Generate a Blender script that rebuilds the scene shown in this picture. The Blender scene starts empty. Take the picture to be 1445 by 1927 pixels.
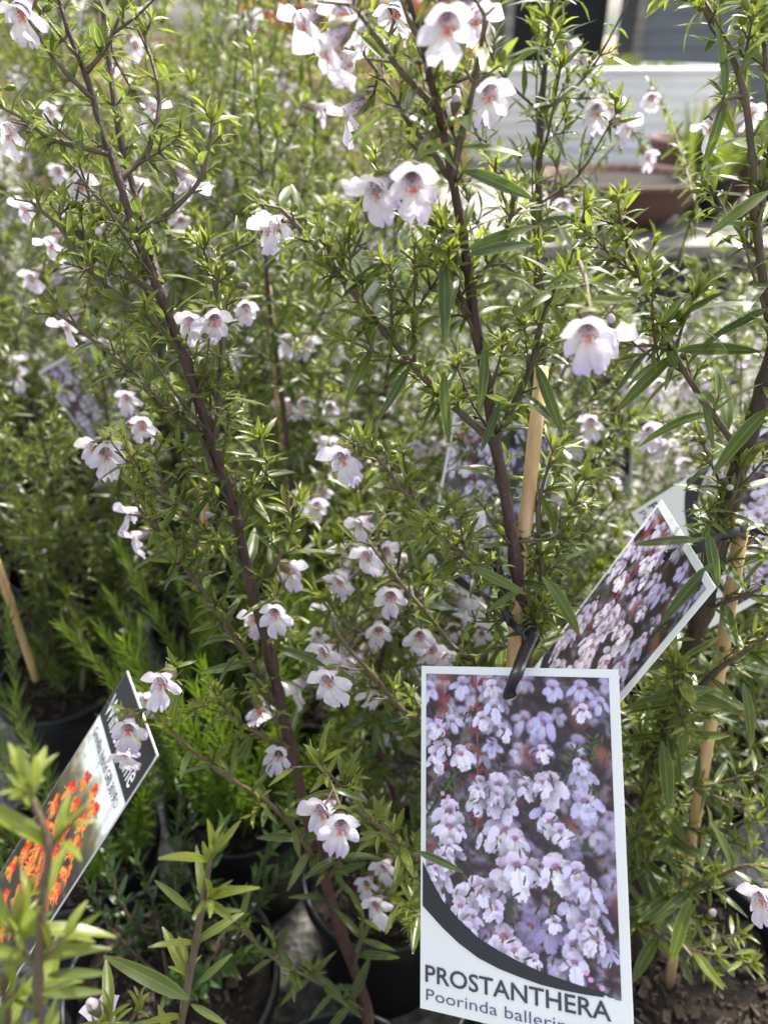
import bpy, bmesh, math, random
import numpy as np
from mathutils import Vector, Matrix

R = math.radians
SC = bpy.context.scene
COL = SC.collection
random.seed(11)
rng = np.random.default_rng(11)

# ------------------------------------------------------------------ camera, world, sun, exposure
PITCH = R(31.8)
CAM_H = 0.72
FPX, CX, CY = 1450.0, 722.5, 963.5            # focal length and centre in photo pixels
cd = bpy.data.cameras.new('camera')
cam = bpy.data.objects.new('camera', cd)
COL.objects.link(cam)
cam.location = (0, 0, CAM_H)
cam.rotation_euler = (math.pi / 2 - PITCH, 0, 0)
cd.sensor_fit = 'VERTICAL'
cd.sensor_height = 36.0
cd.lens = 36.0 * FPX / 1927.0
cd.clip_start = 0.02
cd.clip_end = 2000
cd.dof.use_dof = True
cd.dof.focus_distance = 0.335
cd.dof.aperture_fstop = 8.6
SC.camera = cam

SUN_DIR = Vector((0.32, 0.52, 0.80)).normalized()      # towards the sun: behind the plants, a little right
wd = bpy.data.worlds.new('World')
SC.world = wd
wd.use_nodes = True
wn = wd.node_tree
bg = wn.nodes['Background']
sky = wn.nodes.new('ShaderNodeTexSky')
sky.sky_type = 'NISHITA'
sky.sun_disc = False
sky.sun_elevation = math.asin(SUN_DIR.z)
sky.sun_rotation = math.atan2(SUN_DIR.x, SUN_DIR.y)
sky.air_density = 1.0
sky.dust_density = 5.0
sky.ozone_density = 1.0
hsn = wn.nodes.new('ShaderNodeHueSaturation')           # thin high cloud: a paler, less blue sky all over
hsn.inputs['Saturation'].default_value = 0.42
wn.links.new(sky.outputs[0], hsn.inputs['Color'])
wn.links.new(hsn.outputs[0], bg.inputs[0])
bg.inputs[1].default_value = 0.15
sl = bpy.data.lights.new('sun', 'SUN')
sl.energy = 3.4
sl.angle = R(1.5)
sl.color = (1.0, 0.95, 0.86)
sun = bpy.data.objects.new('sun', sl)
COL.objects.link(sun)
sun.rotation_euler = (-SUN_DIR).to_track_quat('-Z', 'Y').to_euler()
vs = SC.view_settings
vs.view_transform = 'Standard'
vs.look = 'None'
vs.gamma = 1.0
vs.use_curve_mapping = False
vs.exposure = 1.45
SC.cycles.use_denoising = True
SC.cycles.max_bounces = 6
SC.cycles.transmission_bounces = 4
SC.cycles.transparent_max_bounces = 4
SC.cycles.sample_clamp_indirect = 6.0

# ------------------------------------------------------------------ pixel helpers
RIGHT = Vector((1, 0, 0))
UPV = Vector((0, math.sin(PITCH), math.cos(PITCH)))
FWD = Vector((0, math.cos(PITCH), -math.sin(PITCH)))
CAMP = Vector((0, 0, CAM_H))

def P(px, py, d):
    return CAMP + FWD * d + RIGHT * ((px - CX) / FPX * d) - UPV * ((py - CY) / FPX * d)

def proj(p):
    q = p - CAMP
    d = q.dot(FWD)
    if d < 0.03:
        return (-9999, -9999, d)
    return (CX + FPX * q.dot(RIGHT) / d, CY - FPX * q.dot(UPV) / d, d)

# ------------------------------------------------------------------ object helpers
def tag(o, label=None, cat=None, group=None, kind=None):
    if label: o['label'] = label
    if cat: o['category'] = cat
    if group: o['group'] = group
    if kind: o['kind'] = kind
    return o

def link(name, data, parent=None, mw=None):
    o = bpy.data.objects.new(name, data)
    COL.objects.link(o)
    if parent is not None:
        o.parent = parent
    if mw is not None:
        o.matrix_basis = mw
    return o

def empty(name, loc, rz=0.0):
    o = link(name, None)
    o.empty_display_size = 0.02
    o.location = loc
    o.rotation_euler = (0, 0, rz)
    return o

def mesh_np(name, V, Q, mats, C=None, mi=None, smooth=True):
    """mesh from numpy verts and an (n,4) quad array (or (n,3))"""
    V = np.asarray(V, np.float32)
    Q = np.asarray(Q, np.int32)
    me = bpy.data.meshes.new(name)
    n, k = Q.shape
    me.vertices.add(len(V))
    me.vertices.foreach_set('co', V.ravel())
    me.loops.add(n * k)
    me.loops.foreach_set('vertex_index', Q.ravel())
    me.polygons.add(n)
    me.polygons.foreach_set('loop_start', np.arange(0, n * k, k, dtype=np.int32))
    if mi is not None:
        me.polygons.foreach_set('material_index', np.asarray(mi, np.int32))
    me.polygons.foreach_set('use_smooth', np.full(n, smooth, bool))
    for m in (mats if isinstance(mats, (list, tuple)) else [mats]):
        me.materials.append(m)
    if C is not None:
        a = me.color_attributes.new('col', 'FLOAT_COLOR', 'POINT')
        a.data.foreach_set('color', np.asarray(C, np.float32).ravel())
    me.update(calc_edges=True)
    me.validate()
    return me

class MB:
    """collects quads; every piece may bring vertex colours and a material slot"""
    def __init__(s):
        s.v, s.q, s.c, s.m, s.n = [], [], [], [], 0
    def add(s, V, Q, C=None, m=0):
        V = np.asarray(V, float).reshape(-1, 3)
        Q = np.asarray(Q, int).reshape(-1, 4)
        s.v.append(V); s.q.append(Q + s.n)
        s.c.append(np.tile([0, 0, 0, 0], (len(V), 1)) if C is None else np.asarray(C, float))
        s.m.append(np.full(len(Q), m)); s.n += len(V)
        return s
    def grid(s, nu, nv, fn, m=0, closed=False, cf=None):
        V, C = [], []
        for j in range(nv + 1):
            for i in range(nu if closed else nu + 1):
                a, b = i / nu, j / nv
                V.append(fn(a, b)); C.append(cf(a, b) if cf else (abs(2 * a - 1), b, 0, 0))
        w = nu if closed else nu + 1
        Q = []
        for j in range(nv):
            for i in range(nu):
                i2 = (i + 1) % w
                Q.append((j * w + i, j * w + i2, (j + 1) * w + i2, (j + 1) * w + i))
        return s.add(V, Q, C, m)
    def box(s, c, d, rot=None, m=0):
        V = np.array([(x, y, z) for z in (-.5, .5) for y in (-.5, .5) for x in (-.5, .5)]) * np.array(d)
        if rot is not None:
            V = V @ np.array(rot.to_3x3() if hasattr(rot, 'to_3x3') else rot).T
        V = V + np.array(c)
        return s.add(V, [(0, 2, 3, 1), (4, 5, 7, 6), (0, 1, 5, 4), (2, 6, 7, 3), (0, 4, 6, 2), (1, 3, 7, 5)], None, m)
    def lathe(s, prof, n=32, m=0, c=(0, 0, 0), wob=0.0):
        k = len(prof)
        V = []
        for (r, z) in prof:
            for i in range(n):
                a = 2 * math.pi * i / n
                rr = r * (1 + wob * math.sin(3 * a + 5 * z))
                V.append((c[0] + rr * math.cos(a), c[1] + rr * math.sin(a), c[2] + z))
        Q = [(j * n + i, j * n + (i + 1) % n, (j + 1) * n + (i + 1) % n, (j + 1) * n + i) for j in range(k - 1) for i in range(n)]
        return s.add(V, Q, None, m)
    def tube(s, pts, rad, n=7, m=0, flat=1.0, cap=True):
        pts = [Vector(p) for p in pts]
        V, C = [], []
        up = Vector((0.31, 0.2, 0.93))
        L = len(pts)
        prev = None
        for i, p in enumerate(pts):
            t = (pts[min(i + 1, L - 1)] - pts[max(i - 1, 0)]).normalized()
            if prev is None:
                x = t.cross(up)
                if x.length < 1e-3: x = t.cross(Vector((1, 0, 0)))
                x.normalize()
            else:
                x = (prev - t * prev.dot(t)).normalized()
            prev = x
            y = t.cross(x)
            r = rad[i] if hasattr(rad, '__len__') else rad
            for k in range(n):
                a = 2 * math.pi * k / n
                V.append(p + x * (r * math.cos(a)) + y * (r * flat * math.sin(a)))
                C.append((k / n, i / max(1, L - 1), 0, 0))
        Q = [(i * n + k, i * n + (k + 1) % n, (i + 1) * n + (k + 1) % n, (i + 1) * n + k) for i in range(L - 1) for k in range(n)]
        b = len(V)
        if cap:
            for e, i0 in ((0, 0), (1, (L - 1) * n)):
                V.append(pts[-e]); C.append((0.5, e, 0, 0))
                for k in range(0, n - 1, 2):
                    a_, b_, c_ = i0 + k, i0 + (k + 1) % n, i0 + (k + 2) % n
                    Q.append((b + e, b_, a_, a_) if False else ((b + e, c_, b_, a_) if e == 0 else (b + e, a_, b_, c_)))
        return s.add(V, Q, C, m)
    def ball(s, c, r, nu=8, nv=5, m=0, ax=None, col=None):
        ax = ax or (Vector((1, 0, 0)), Vector((0, 1, 0)), Vector((0, 0, 1)))
        r = r if hasattr(r, '__len__') else (r, r, r)
        c = Vector(c)
        def fn(a, b):
            th, ph = 2 * math.pi * a, math.pi * (b * .98 + .01)
            return c + ax[0] * (r[0] * math.sin(ph) * math.cos(th)) + ax[1] * (r[1] * math.sin(ph) * math.sin(th)) - ax[2] * (r[2] * math.cos(ph))
        return s.grid(nu, nv, fn, m, True, col)
    def data(s, name, mats, smooth=True):
        return mesh_np(name, np.concatenate(s.v), np.concatenate(s.q), mats, np.concatenate(s.c), np.concatenate(s.m), smooth)
    def build(s, name, mats, parent=None, smooth=True, mw=None):
        return link(name, s.data(name, mats, smooth), parent, mw)

def spline(pts, n=6):
    """Catmull-Rom through vectors"""
    pts = [Vector(p) for p in pts]
    if len(pts) < 3: 
        return [pts[0].lerp(pts[-1], i / n) for i in range(n + 1)]
    q = [pts[0] * 2 - pts[1]] + pts + [pts[-1] * 2 - pts[-2]]
    out = []
    for i in range(1, len(q) - 2):
        a, b, c, d = q[i - 1], q[i], q[i + 1], q[i + 2]
        for k in range(n):
            t = k / n
            out.append(0.5 * ((2 * b) + (c - a) * t + (2 * a - 5 * b + 4 * c - d) * t * t + (3 * b - a - 3 * c + d) * t ** 3))
    out.append(pts[-1])
    return out

def resample(pts, step):
    out, acc = [pts[0].copy()], 0.0
    for a, b in zip(pts, pts[1:]):
        L = (b - a).length
        while acc + L >= step:
            t = (step - acc) / L
            a = a.lerp(b, t); L = (b - a).length; acc = 0.0
            out.append(a.copy())
        acc += L
    if (out[-1] - pts[-1]).length > step * .3: out.append(pts[-1].copy())
    return out

# ------------------------------------------------------------------ materials
def newmat(name):
    m = bpy.data.materials.new(name)
    m.use_nodes = True
    nt = m.node_tree
    return m, nt, nt.nodes['Principled BSDF'], nt.nodes['Material Output']

class NT:
    def __init__(s, nt): s.t = nt
    def n(s, kind, **kw):
        x = s.t.nodes.new(kind)
        for k, v in kw.items(): setattr(x, k, v)
        return x
    def l(s, a, b): s.t.links.new(a, b)
    def val(s, sock, v):
        if hasattr(v, 'is_linked') or hasattr(v, 'links'): s.l(v, sock)
        else: sock.default_value = v
    def math(s, op, a, b=0.0, clamp=False):
        x = s.n('ShaderNodeMath', operation=op, use_clamp=clamp)
        s.val(x.inputs[0], a); s.val(x.inputs[1], b)
        return x.outputs[0]
    def mix(s, f, a, b):
        x = s.n('ShaderNodeMix', data_type='RGBA')
        s.val(x.inputs[0], f)
        for i, c in ((6, a), (7, b)):
            if isinstance(c, tuple): x.inputs[i].default_value = (*c, 1)
            else: s.l(c, x.inputs[i])
        return x.outputs[2]
    def noise(s, scale, detail=4, vec=None, rough=.55):
        x = s.n('ShaderNodeTexNoise')
        x.inputs['Scale'].default_value = scale; x.inputs['Detail'].default_value = detail; x.inputs['Roughness'].default_value = rough
        if vec is not None: s.l(vec, x.inputs['Vector'])
        return x.outputs['Fac']
    def ramp(s, f, stops):
        x = s.n('ShaderNodeMapRange'); s.val(x.inputs[0], f)
        x.inputs[1].default_value, x.inputs[2].default_value, x.inputs[3].default_value, x.inputs[4].default_value = stops
        x.clamp = True
        return x.outputs[0]
    def bump(s, h, strength, dist, bsdf):
        x = s.n('ShaderNodeBump'); x.inputs['Strength'].default_value = strength; x.inputs['Distance'].default_value = dist
        s.l(h, x.inputs['Height']); s.l(x.outputs[0], bsdf.inputs['Normal'])

def plain(name, col, rough=.6, var=.25, scale=30, bump=0.0, bdist=.002, metal=0.0, spec=.5, col2=None):
    m, nt, b, out = newmat(name)
    t = NT(nt)
    tc = t.n('ShaderNodeTexCoord').outputs['Object']
    f = t.noise(scale, 5, tc)
    c2 = col2 or tuple(x * (1 - var) for x in col)
    t.l(t.mix(t.ramp(f, (.3, .7, 0, 1)), c2, col), b.inputs['Base Color'])
    b.inputs['Roughness'].default_value = rough
    b.inputs['Metallic'].default_value = metal
    b.inputs['Specular IOR Level'].default_value = spec
    if bump:
        t.bump(t.noise(scale * 3, 4, tc), bump, bdist, b)
    return m

def leafmat(name, dark, mid, young, pale, trans=.38, rough=.36, edge=True):
    m, nt, b, out = newmat(name)
    t = NT(nt)
    at = t.n('ShaderNodeAttribute', attribute_name='col')
    sp = t.n('ShaderNodeSeparateColor'); t.l(at.outputs['Color'], sp.inputs[0])
    oi = t.n('ShaderNodeObjectInfo')
    r = t.math('FRACT', t.math('ADD', sp.outputs[2], oi.outputs['Random']))
    base = t.mix(r, dark, mid)
    base = t.mix(at.outputs['Alpha'], base, young)
    tc = t.n('ShaderNodeTexCoord').outputs['Object']
    if edge:
        e = t.ramp(sp.outputs[0], (.80, 1.0, 0, .55))
        base = t.mix(e, base, pale)
        rib = t.ramp(sp.outputs[0], (.0, .16, .4, 0))
        base = t.mix(rib, base, pale)
    tip = t.math('MULTIPLY', t.ramp(sp.outputs[1], (.78, .95, 0, 1)), t.ramp(r, (.80, .86, 0, .8)))
    base = t.mix(tip, base, (.14, .085, .035))
    mot = t.noise(260, 3, t.n('ShaderNodeNewGeometry').outputs['Position'])
    base = t.mix(t.ramp(mot, (.55, .75, 0, .35)), base, tuple(x * .62 for x in dark))
    geo = t.n('ShaderNodeNewGeometry')
    under = t.mix(.55, base, pale)
    col = t.mix(geo.outputs['Backfacing'], base, under)
    t.l(col, b.inputs['Base Color'])
    b.inputs['Roughness'].default_value = rough
    b.inputs['Specular IOR Level'].default_value = .6
    tr = t.n('ShaderNodeBsdfTranslucent')
    hs = t.n('ShaderNodeHueSaturation'); hs.inputs['Hue'].default_value = .495; hs.inputs['Saturation'].default_value = 1.04; hs.inputs['Value'].default_value = 2.2
    t.l(base, hs.inputs['Color']); t.l(hs.outputs[0], tr.inputs[0])
    mx = t.n('ShaderNodeMixShader'); mx.inputs[0].default_value = trans
    t.l(b.outputs[0], mx.inputs[1]); t.l(tr.outputs[0], mx.inputs[2]); t.l(mx.outputs[0], out.inputs[0])
    return m

def petalmat(name, part):
    m, nt, b, out = newmat(name)
    t = NT(nt)
    at = t.n('ShaderNodeAttribute', attribute_name='col')
    sp = t.n('ShaderNodeSeparateColor'); t.l(at.outputs['Color'], sp.inputs[0])
    u, g = sp.outputs[0], sp.outputs[1]
    tc = t.n('ShaderNodeTexCoord').outputs['Object']
    oi = t.n('ShaderNodeObjectInfo')
    lil = t.math('MULTIPLY', t.ramp(g, (.35, 1.0, 0, 1)), t.math('ADD', t.math('MULTIPLY', oi.outputs['Random'], .45), .5))
    nz = t.noise(5.0, 4, tc)
    lil = t.math('MULTIPLY', lil, t.ramp(nz, (.3, .75, .5, 1.25)))
    col = t.mix(lil, (.80, .775, .81), (.58, .45, .77))
    wv = t.noise(9.0, 3, tc)
    if part == 'lip':            # orange guide patch with purple specks beside it
        f = t.math('MULTIPLY', t.ramp(g, (.12, .26, 1, 0)), t.ramp(u, (.40, .75, 1, 0)))
        f = t.math('MULTIPLY', f, t.ramp(t.noise(16.0, 3, tc), (.35, .6, .45, 1)))
        col = t.mix(f, col, (.72, .24, .13))
        d2 = t.n('ShaderNodeTexVoronoi'); d2.inputs['Scale'].default_value = 15; t.l(tc, d2.inputs['Vector'])
        f2 = t.math('MULTIPLY', t.ramp(g, (.10, .30, 1, 0)), t.ramp(d2.outputs['Distance'], (.20, .30, 1, 0)))
        col = t.mix(t.math('MULTIPLY', f2, .8), col, (.25, .09, .25))
    if part == 'petal':          # faint violet veins towards the throat
        f = t.math('MULTIPLY', t.ramp(g, (.0, .30, .75, 0)), t.ramp(t.noise(14.0, 2, tc), (.42, .58, 0, 1)))
        col = t.mix(t.math('MULTIPLY', f, .6), col, (.36, .20, .36))
    if part == 'throat':
        d = t.n('ShaderNodeTexVoronoi'); d.inputs['Scale'].default_value = 12; t.l(tc, d.inputs['Vector'])
        f = t.math('MULTIPLY', t.ramp(d.outputs['Distance'], (.20, .45, .9, .25)), t.ramp(g, (.0, .35, .25, 1)))
        col = t.mix(f, col, (.34, .17, .25))
        lowf = t.ramp(sp.outputs[2], (.60, .80, 0, .95))
        col = t.mix(lowf, col, (.72, .20, .09))
    t.l(col, b.inputs['Base Color'])
    b.inputs['Roughness'].default_value = .55
    b.inputs['Specular IOR Level'].default_value = .3
    t.bump(wv, .25, .04, b)
    tr = t.n('ShaderNodeBsdfTranslucent'); t.l(col, tr.inputs[0])
    mx = t.n('ShaderNodeMixShader'); mx.inputs[0].default_value = .38
    t.l(b.outputs[0], mx.inputs[1]); t.l(tr.outputs[0], mx.inputs[2]); t.l(mx.outputs[0], out.inputs[0])
    return m

def printmat(name):
    m, nt, b, out = newmat(name)
    t = NT(nt)
    at = t.n('ShaderNodeAttribute', attribute_name='col')
    t.l(at.outputs['Color'], b.inputs['Base Color'])
    b.inputs['Roughness'].default_value = .32
    b.inputs['Specular IOR Level'].default_value = .45
    return m

def woodmat(name, light, dark, scale=220, rough=.6, axis=(1, 1, .04)):
    m, nt, b, out = newmat(name)
    t = NT(nt)
    tc = t.n('ShaderNodeTexCoord')
    mp = t.n('ShaderNodeMapping'); mp.inputs['Scale'].default_value = axis
    t.l(tc.outputs['Object'], mp.inputs[0])
    f = t.noise(scale, 5, mp.outputs[0])
    g = t.noise(scale * .15, 3, tc.outputs['Object'])
    c = t.mix(t.ramp(f, (.38, .62, 0, 1)), dark, light)
    c = t.mix(t.ramp(g, (.45, .75, 0, .35)), c, tuple(x * .75 for x in dark))
    t.l(c, b.inputs['Base Color'])
    b.inputs['Roughness'].default_value = rough
    t.bump(f, .35, .0006, b)
    return m

def barkmat(name, c1, c2, c3):
    m, nt, b, out = newmat(name)
    t = NT(nt)
    tc = t.n('ShaderNodeTexCoord').outputs['Object']
    mp = t.n('ShaderNodeMapping'); mp.inputs['Scale'].default_value = (1, 1, .25); t.l(tc, mp.inputs[0])
    f = t.noise(420, 5, mp.outputs[0]); g = t.noise(45, 3, tc); h = t.noise(900, 2, tc)
    c = t.mix(t.ramp(f, (.35, .65, 0, 1)), c1, c2)
    c = t.mix(t.ramp(g, (.45, .7, 0, .8)), c, c3)
    c = t.mix(t.ramp(h, (.68, .74, 0, .6)), c, (.45, .36, .28))
    t.l(c, b.inputs['Base Color'])
    b.inputs['Roughness'].default_value = .5
    t.bump(f, .8, .0018, b)
    return m

M = {}
M['leaf'] = leafmat('mint_leaf', (.043, .074, .014), (.083, .120, .017), (.150, .184, .018), (.27, .30, .13), trans=.43)
M['leafback'] = leafmat('mint_leaf_far', (.045, .075, .016), (.084, .121, .020), (.148, .180, .022), (.26, .29, .13), trans=.44, edge=False)
M['grev'] = leafmat('grevillea_leaf', (.035, .078, .010), (.066, .125, .012), (.115, .18, .012), (.20, .26, .10), trans=.35, edge=False)
M['grevdark'] = leafmat('grevillea_dark_leaf', (.022, .055, .018), (.04, .085, .022), (.08, .14, .03), (.12, .16, .08), trans=.25, edge=False)
M['petal'] = petalmat('petal', 'petal')
M['lip'] = petalmat('petal_lip', 'lip')
M['throat'] = petalmat('petal_throat', 'throat')
M['anther'] = plain('anther', (.10, .04, .13), .5)
M['calyx'] = leafmat('calyx', (.10, .115, .035), (.15, .12, .07), (.17, .20, .03), (.24, .25, .10), trans=.3, edge=False)
M['budyellow'] = leafmat('bud_green', (.16, .20, .03), (.22, .25, .02), (.2, .24, .02), (.3, .3, .1), trans=.3, edge=False)
M['budwhite'] = plain('bud_white', (.55, .46, .54), .45, .15, 300)
M['bark'] = barkmat('bark_red_brown', (.042, .019, .017), (.080, .036, .031), (.055, .032, .026))
M['barkdark'] = barkmat('bark_dark', (.050, .030, .020), (.085, .052, .034), (.04, .026, .018))
M['twig'] = barkmat('twig_bark', (.085, .062, .036), (.14, .10, .06), (.07, .065, .03))
M['pot'] = plain('black_pot', (.012, .013, .015), .48, .3, 60, .12, .0006, spec=.45)
M['mix'] = plain('potting_mix', (.030, .020, .014), .95, .6, 160, 1.0, .004)
M['chip'] = plain('bark_chip', (.075, .052, .035), .9, .55, 130, .5, .001, col2=(.022, .015, .011))
M['stake'] = woodmat('stake_wood', (.66, .47, .25), (.50, .32, .15))
M['card'] = plain('white_card', (.80, .82, .81), .35, .03, 20)
M['black'] = plain('black_ink', (.022, .024, .030), .5, .25, 50)
M['ink'] = plain('grey_ink', (.055, .050, .070), .4, .1, 50)
M['inkblue'] = plain('violet_ink', (.10, .09, .21), .4, .1, 50)
M['inkgrey'] = plain('pale_grey_ink', (.045, .048, .05), .4, .1, 50)
M['inkwhite'] = plain('white_ink', (.82, .83, .83), .4, .02, 50)
M['print'] = printmat('photo_print')
M['vinyl'] = plain('black_vinyl_tie', (.012, .013, .015), .45, .3, 80, .25, .0005, spec=.6)

# ------------------------------------------------------------------ ground and far setting
def gravel():
    m, nt, b, out = newmat('grey_gravel')
    t = NT(nt)
    tc = t.n('ShaderNodeTexCoord').outputs['Object']
    v = t.n('ShaderNodeTexVoronoi'); v.inputs['Scale'].default_value = 120; t.l(tc, v.inputs['Vector'])
    sc = t.n('ShaderNodeSeparateColor'); t.l(v.outputs['Color'], sc.inputs[0])
    c = t.mix(sc.outputs[0], (.09, .088, .082), (.24, .235, .22))
    c = t.mix(t.ramp(t.noise(3, 5, tc), (.45, .7, 0, .6)), c, (.13, .11, .09))
    t.l(c, b.inputs['Base Color']); b.inputs['Roughness'].default_value = .9
    t.bump(v.outputs['Distance'], .9, .006, b)
    return m
M['gravel'] = gravel()
g = MB().grid(40, 40, lambda a, b: ((a - .5) * 1200, -20 + b * 900, 0))
tag(g.build('ground', M['gravel'], smooth=False), kind='structure')
def fieldmat():
    m, nt, b, out = newmat('dry_grass_field')
    t = NT(nt)
    tc = t.n('ShaderNodeTexCoord').outputs['Object']
    f = t.noise(.6, 8, tc, .7); g2 = t.noise(14, 4, tc)
    c = t.mix(t.ramp(f, (.35, .7, 0, 1)), (.34, .24, .11), (.50, .37, .19))
    c = t.mix(t.ramp(g2, (.5, .75, 0, .5)), c, (.22, .19, .07))
    t.l(c, b.inputs['Base Color']); b.inputs['Roughness'].default_value = .95
    t.bump(g2, 1.0, .05, b)
    return m
M['field'] = fieldmat()
f = MB().grid(60, 60, lambda a, b: ((a - .5) * 500, 11 + b * 240, .02 + .5 * b * b * math.sin(a * 9 + 1)))
tag(f.build('field', M['field']), kind='structure')
M['hill'] = plain('far_hill_scrub', (.075, .095, .07), .95, .5, .08)
h = MB().grid(80, 10, lambda a, b: ((a - .5) * 900, 250 + b * 120, -2 + (7 + 5 * math.sin(a * 11) + 2.5 * math.sin(a * 37) + 1.2 * math.sin(a * 91)) * math.sin(b * 2.6)))
tag(h.build('hills', M['hill']), kind='structure')

# ------------------------------------------------------------------ plant pieces
def leaf_template(nl, na, wid, curve, cup, blunt, twist=0.0, wav=0.0, side=0.0):
    V, C, Q = [], [], []
    for i in range(nl + 1):
        t = i / nl
        w = wid * .5 * (math.sin(math.pi * min(1, (t * .93 + .03) ** blunt)) ** .75)
        if i == 0: w = wid * .10
        if i == nl: w = wid * .07
        for j in range(na + 1):
            s = 2 * j / na - 1
            z = -curve * t * t + .12 * t * (1 - t) + cup * w * (abs(s) ** 1.5) + wav * math.sin(t * 8) * wid * .2
            if abs(s) > .9: z -= .03 * wid
            y = s * w + side * t * t
            tw = twist * t
            yy = y * math.cos(tw) - (z * .0 + 0) * math.sin(tw)
            V.append((t * (1 - .12 * abs(curve)), yy, z + y * math.sin(tw)))
            C.append((abs(s), t, 0, 0))
    w = na + 1
    for i in range(nl):
        for j in range(na):
            Q.append((i * w + j, (i + 1) * w + j, (i + 1) * w + j + 1, i * w + j + 1))
    return np.array(V), np.array(C, float), np.array(Q)

LV = [  # width, curve, cup, blunt, twist, wave, sideways
    (.165, .10, .25, .80, .0, .0, .0),
    (.190, .24, .35, .85, .3, .3, .05),
    (.150, .38, .30, .78, -.25, .2, -.06),
    (.200, .02, .45, .90, .2, .5, .08),
    (.205, .14, .55, 1.0, .0, .0, .0),      # small and broad, for the side tufts
    (.225, .05, .70, 1.10, .1, .0, .05),
]
LEAF_HI = [leaf_template(6, 4, *p) for p in LV]
LEAF_LO = [leaf_template(3, 2, *p) for p in LV]
NEEDLE = [leaf_template(2, 2, .125, c, .3, .8) for c in (.02, .12, -.06)]
TOOTH = [leaf_template(4, 2, .30, c, .2, .9, 0, .6) for c in (.1, .3)]
def leaf_mesh(v, youth, mat):
    V, C, Q = LEAF_HI[v]
    C = C.copy(); C[:, 3] = youth
    return mesh_np('leaf', V, Q, mat, C)
LEAF_ME = {(v, y): leaf_mesh(v, (0.0, .3, .65, 1.0)[y], M['leaf']) for v in range(len(LV)) for y in range(4)}
LEAF_ME_LO = {}
for v in range(len(LV)):
    for y in range(4):
        V, C, Q = LEAF_LO[v]; C = C.copy(); C[:, 3] = (0.0, .3, .65, 1.0)[y]
        LEAF_ME_LO[(v, y)] = mesh_np('leaf', V, Q, M['leafback'], C)

def basis(d, n):
    d = d.normalized()
    s = n.cross(d)
    if s.length < 1e-5: s = Vector((0, 0, 1)).cross(d) if abs(d.z) < .95 else Vector((1, 0, 0)).cross(d)
    s.normalize()
    return d, s, d.cross(s).normalized()

def bake_leaves(leaves, tmpl, mat, name, parent, base):
    """joins leaf records into one mesh (kind stuff)"""
    if not leaves: return None
    Vs, Qs, Cs, n = [], [], [], 0
    byv = {}
    for lf in leaves: byv.setdefault(lf[5] % len(tmpl), []).append(lf)
    for v, ls in byv.items():
        TV, TC, TQ = tmpl[v]
        pos = np.array([l[0] - base for l in ls]); 
        B = [basis(l[1], l[2]) for l in ls]
        X = np.array([b[0] for b in B]); Y = np.array([b[1] for b in B]); Z = np.array([b[2] for b in B])
        L = np.array([l[3] for l in ls])[:, None, None]; W = np.array([l[4] for l in ls])[:, None, None]
        V = pos[:, None, :] + L * (TV[None, :, 0:1] * X[:, None, :] + W * TV[None, :, 1:2] * Y[:, None, :] + TV[None, :, 2:3] * Z[:, None, :])
        C = np.tile(TC[None], (len(ls), 1, 1)); C[:, :, 2] = rng.random(len(ls))[:, None]; C[:, :, 3] = np.array([l[6] for l in ls])[:, None]
        Q = TQ[None] + (np.arange(len(ls)) * len(TV))[:, None, None] + n
        n += len(ls) * len(TV)
        Vs.append(V.reshape(-1, 3)); Cs.append(C.reshape(-1, 4)); Qs.append(Q.reshape(-1, 4))
    me = mesh_np(name, np.concatenate(Vs), np.concatenate(Qs), mat, np.concatenate(Cs))
    return tag(link(name, me, parent), kind='stuff')

# ---- flowers: face looks along +Z, upper lip towards +Y, widths in units of the flower
def petal_upper(mb, nu, nv, sc=1, m=0):
    def fn(a, b):
        u = 2 * a - 1
        ln = 1 - .26 * math.exp(-(u / .20) ** 2) - .30 * abs(u) ** 3
        x = u * (.22 + .20 * b)
        y = .11 + .30 * b * ln - .17 * u * u
        z = .00 + .62 * b * (1 - .42 * b) + .10 * u * u * (1 - .3 * b) + .03 * math.sin(u * 6) * b
        return (x * sc, y * sc, z * sc)
    return mb.grid(nu, nv, fn, m, cf=lambda a, b: (abs(2 * a - 1), b * .8, 0, 0))
def petal_side(mb, nu, nv, sg, sc=1, m=0):
    def fn(a, b):
        u = 2 * a - 1
        w = .17 * math.sin(math.pi * min(1, (b * .86 + .10))) ** .7
        ang = R(-42) if sg > 0 else R(222)
        dx, dy = math.cos(ang), math.sin(ang)
        l = .15 + .47 * b
        x = dx * l - dy * u * w; y = -.02 + dy * l + dx * u * w
        z = .04 + .16 * b - .12 * b * b - .10 * u * u + .025 * math.sin(u * 5 + b * 6)
        return (x * sc, y * sc, z * sc)
    return mb.grid(nu, nv, fn, m, cf=lambda a, b: (abs(2 * a - 1), b, .3, 0))
def petal_mid(mb, nu, nv, sc=1, m=0):
    def fn(a, b):
        u = 2 * a - 1
        w = .10 + .22 * math.sin(min(1, b * 1.12) * math.pi * .62) ** 1.6
        notch = 1 - .20 * b * math.exp(-(u / .16) ** 2) - .20 * b * abs(u) ** 2.5
        ruf = math.sin(u * 13 + 2 * b) * .028 * b * b
        x = u * w
        y = -.14 - .68 * b * notch + ruf
        z = .05 + .24 * b - .20 * b * b + math.sin(u * 11) * .035 * b + .05 * abs(u) * b - .04 * math.exp(-(u / .1) ** 2) * b
        return (x * sc, y * sc, z * sc)
    return mb.grid(nu, nv, fn, m, cf=lambda a, b: (abs(2 * a - 1), b, .6, 0))
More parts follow.
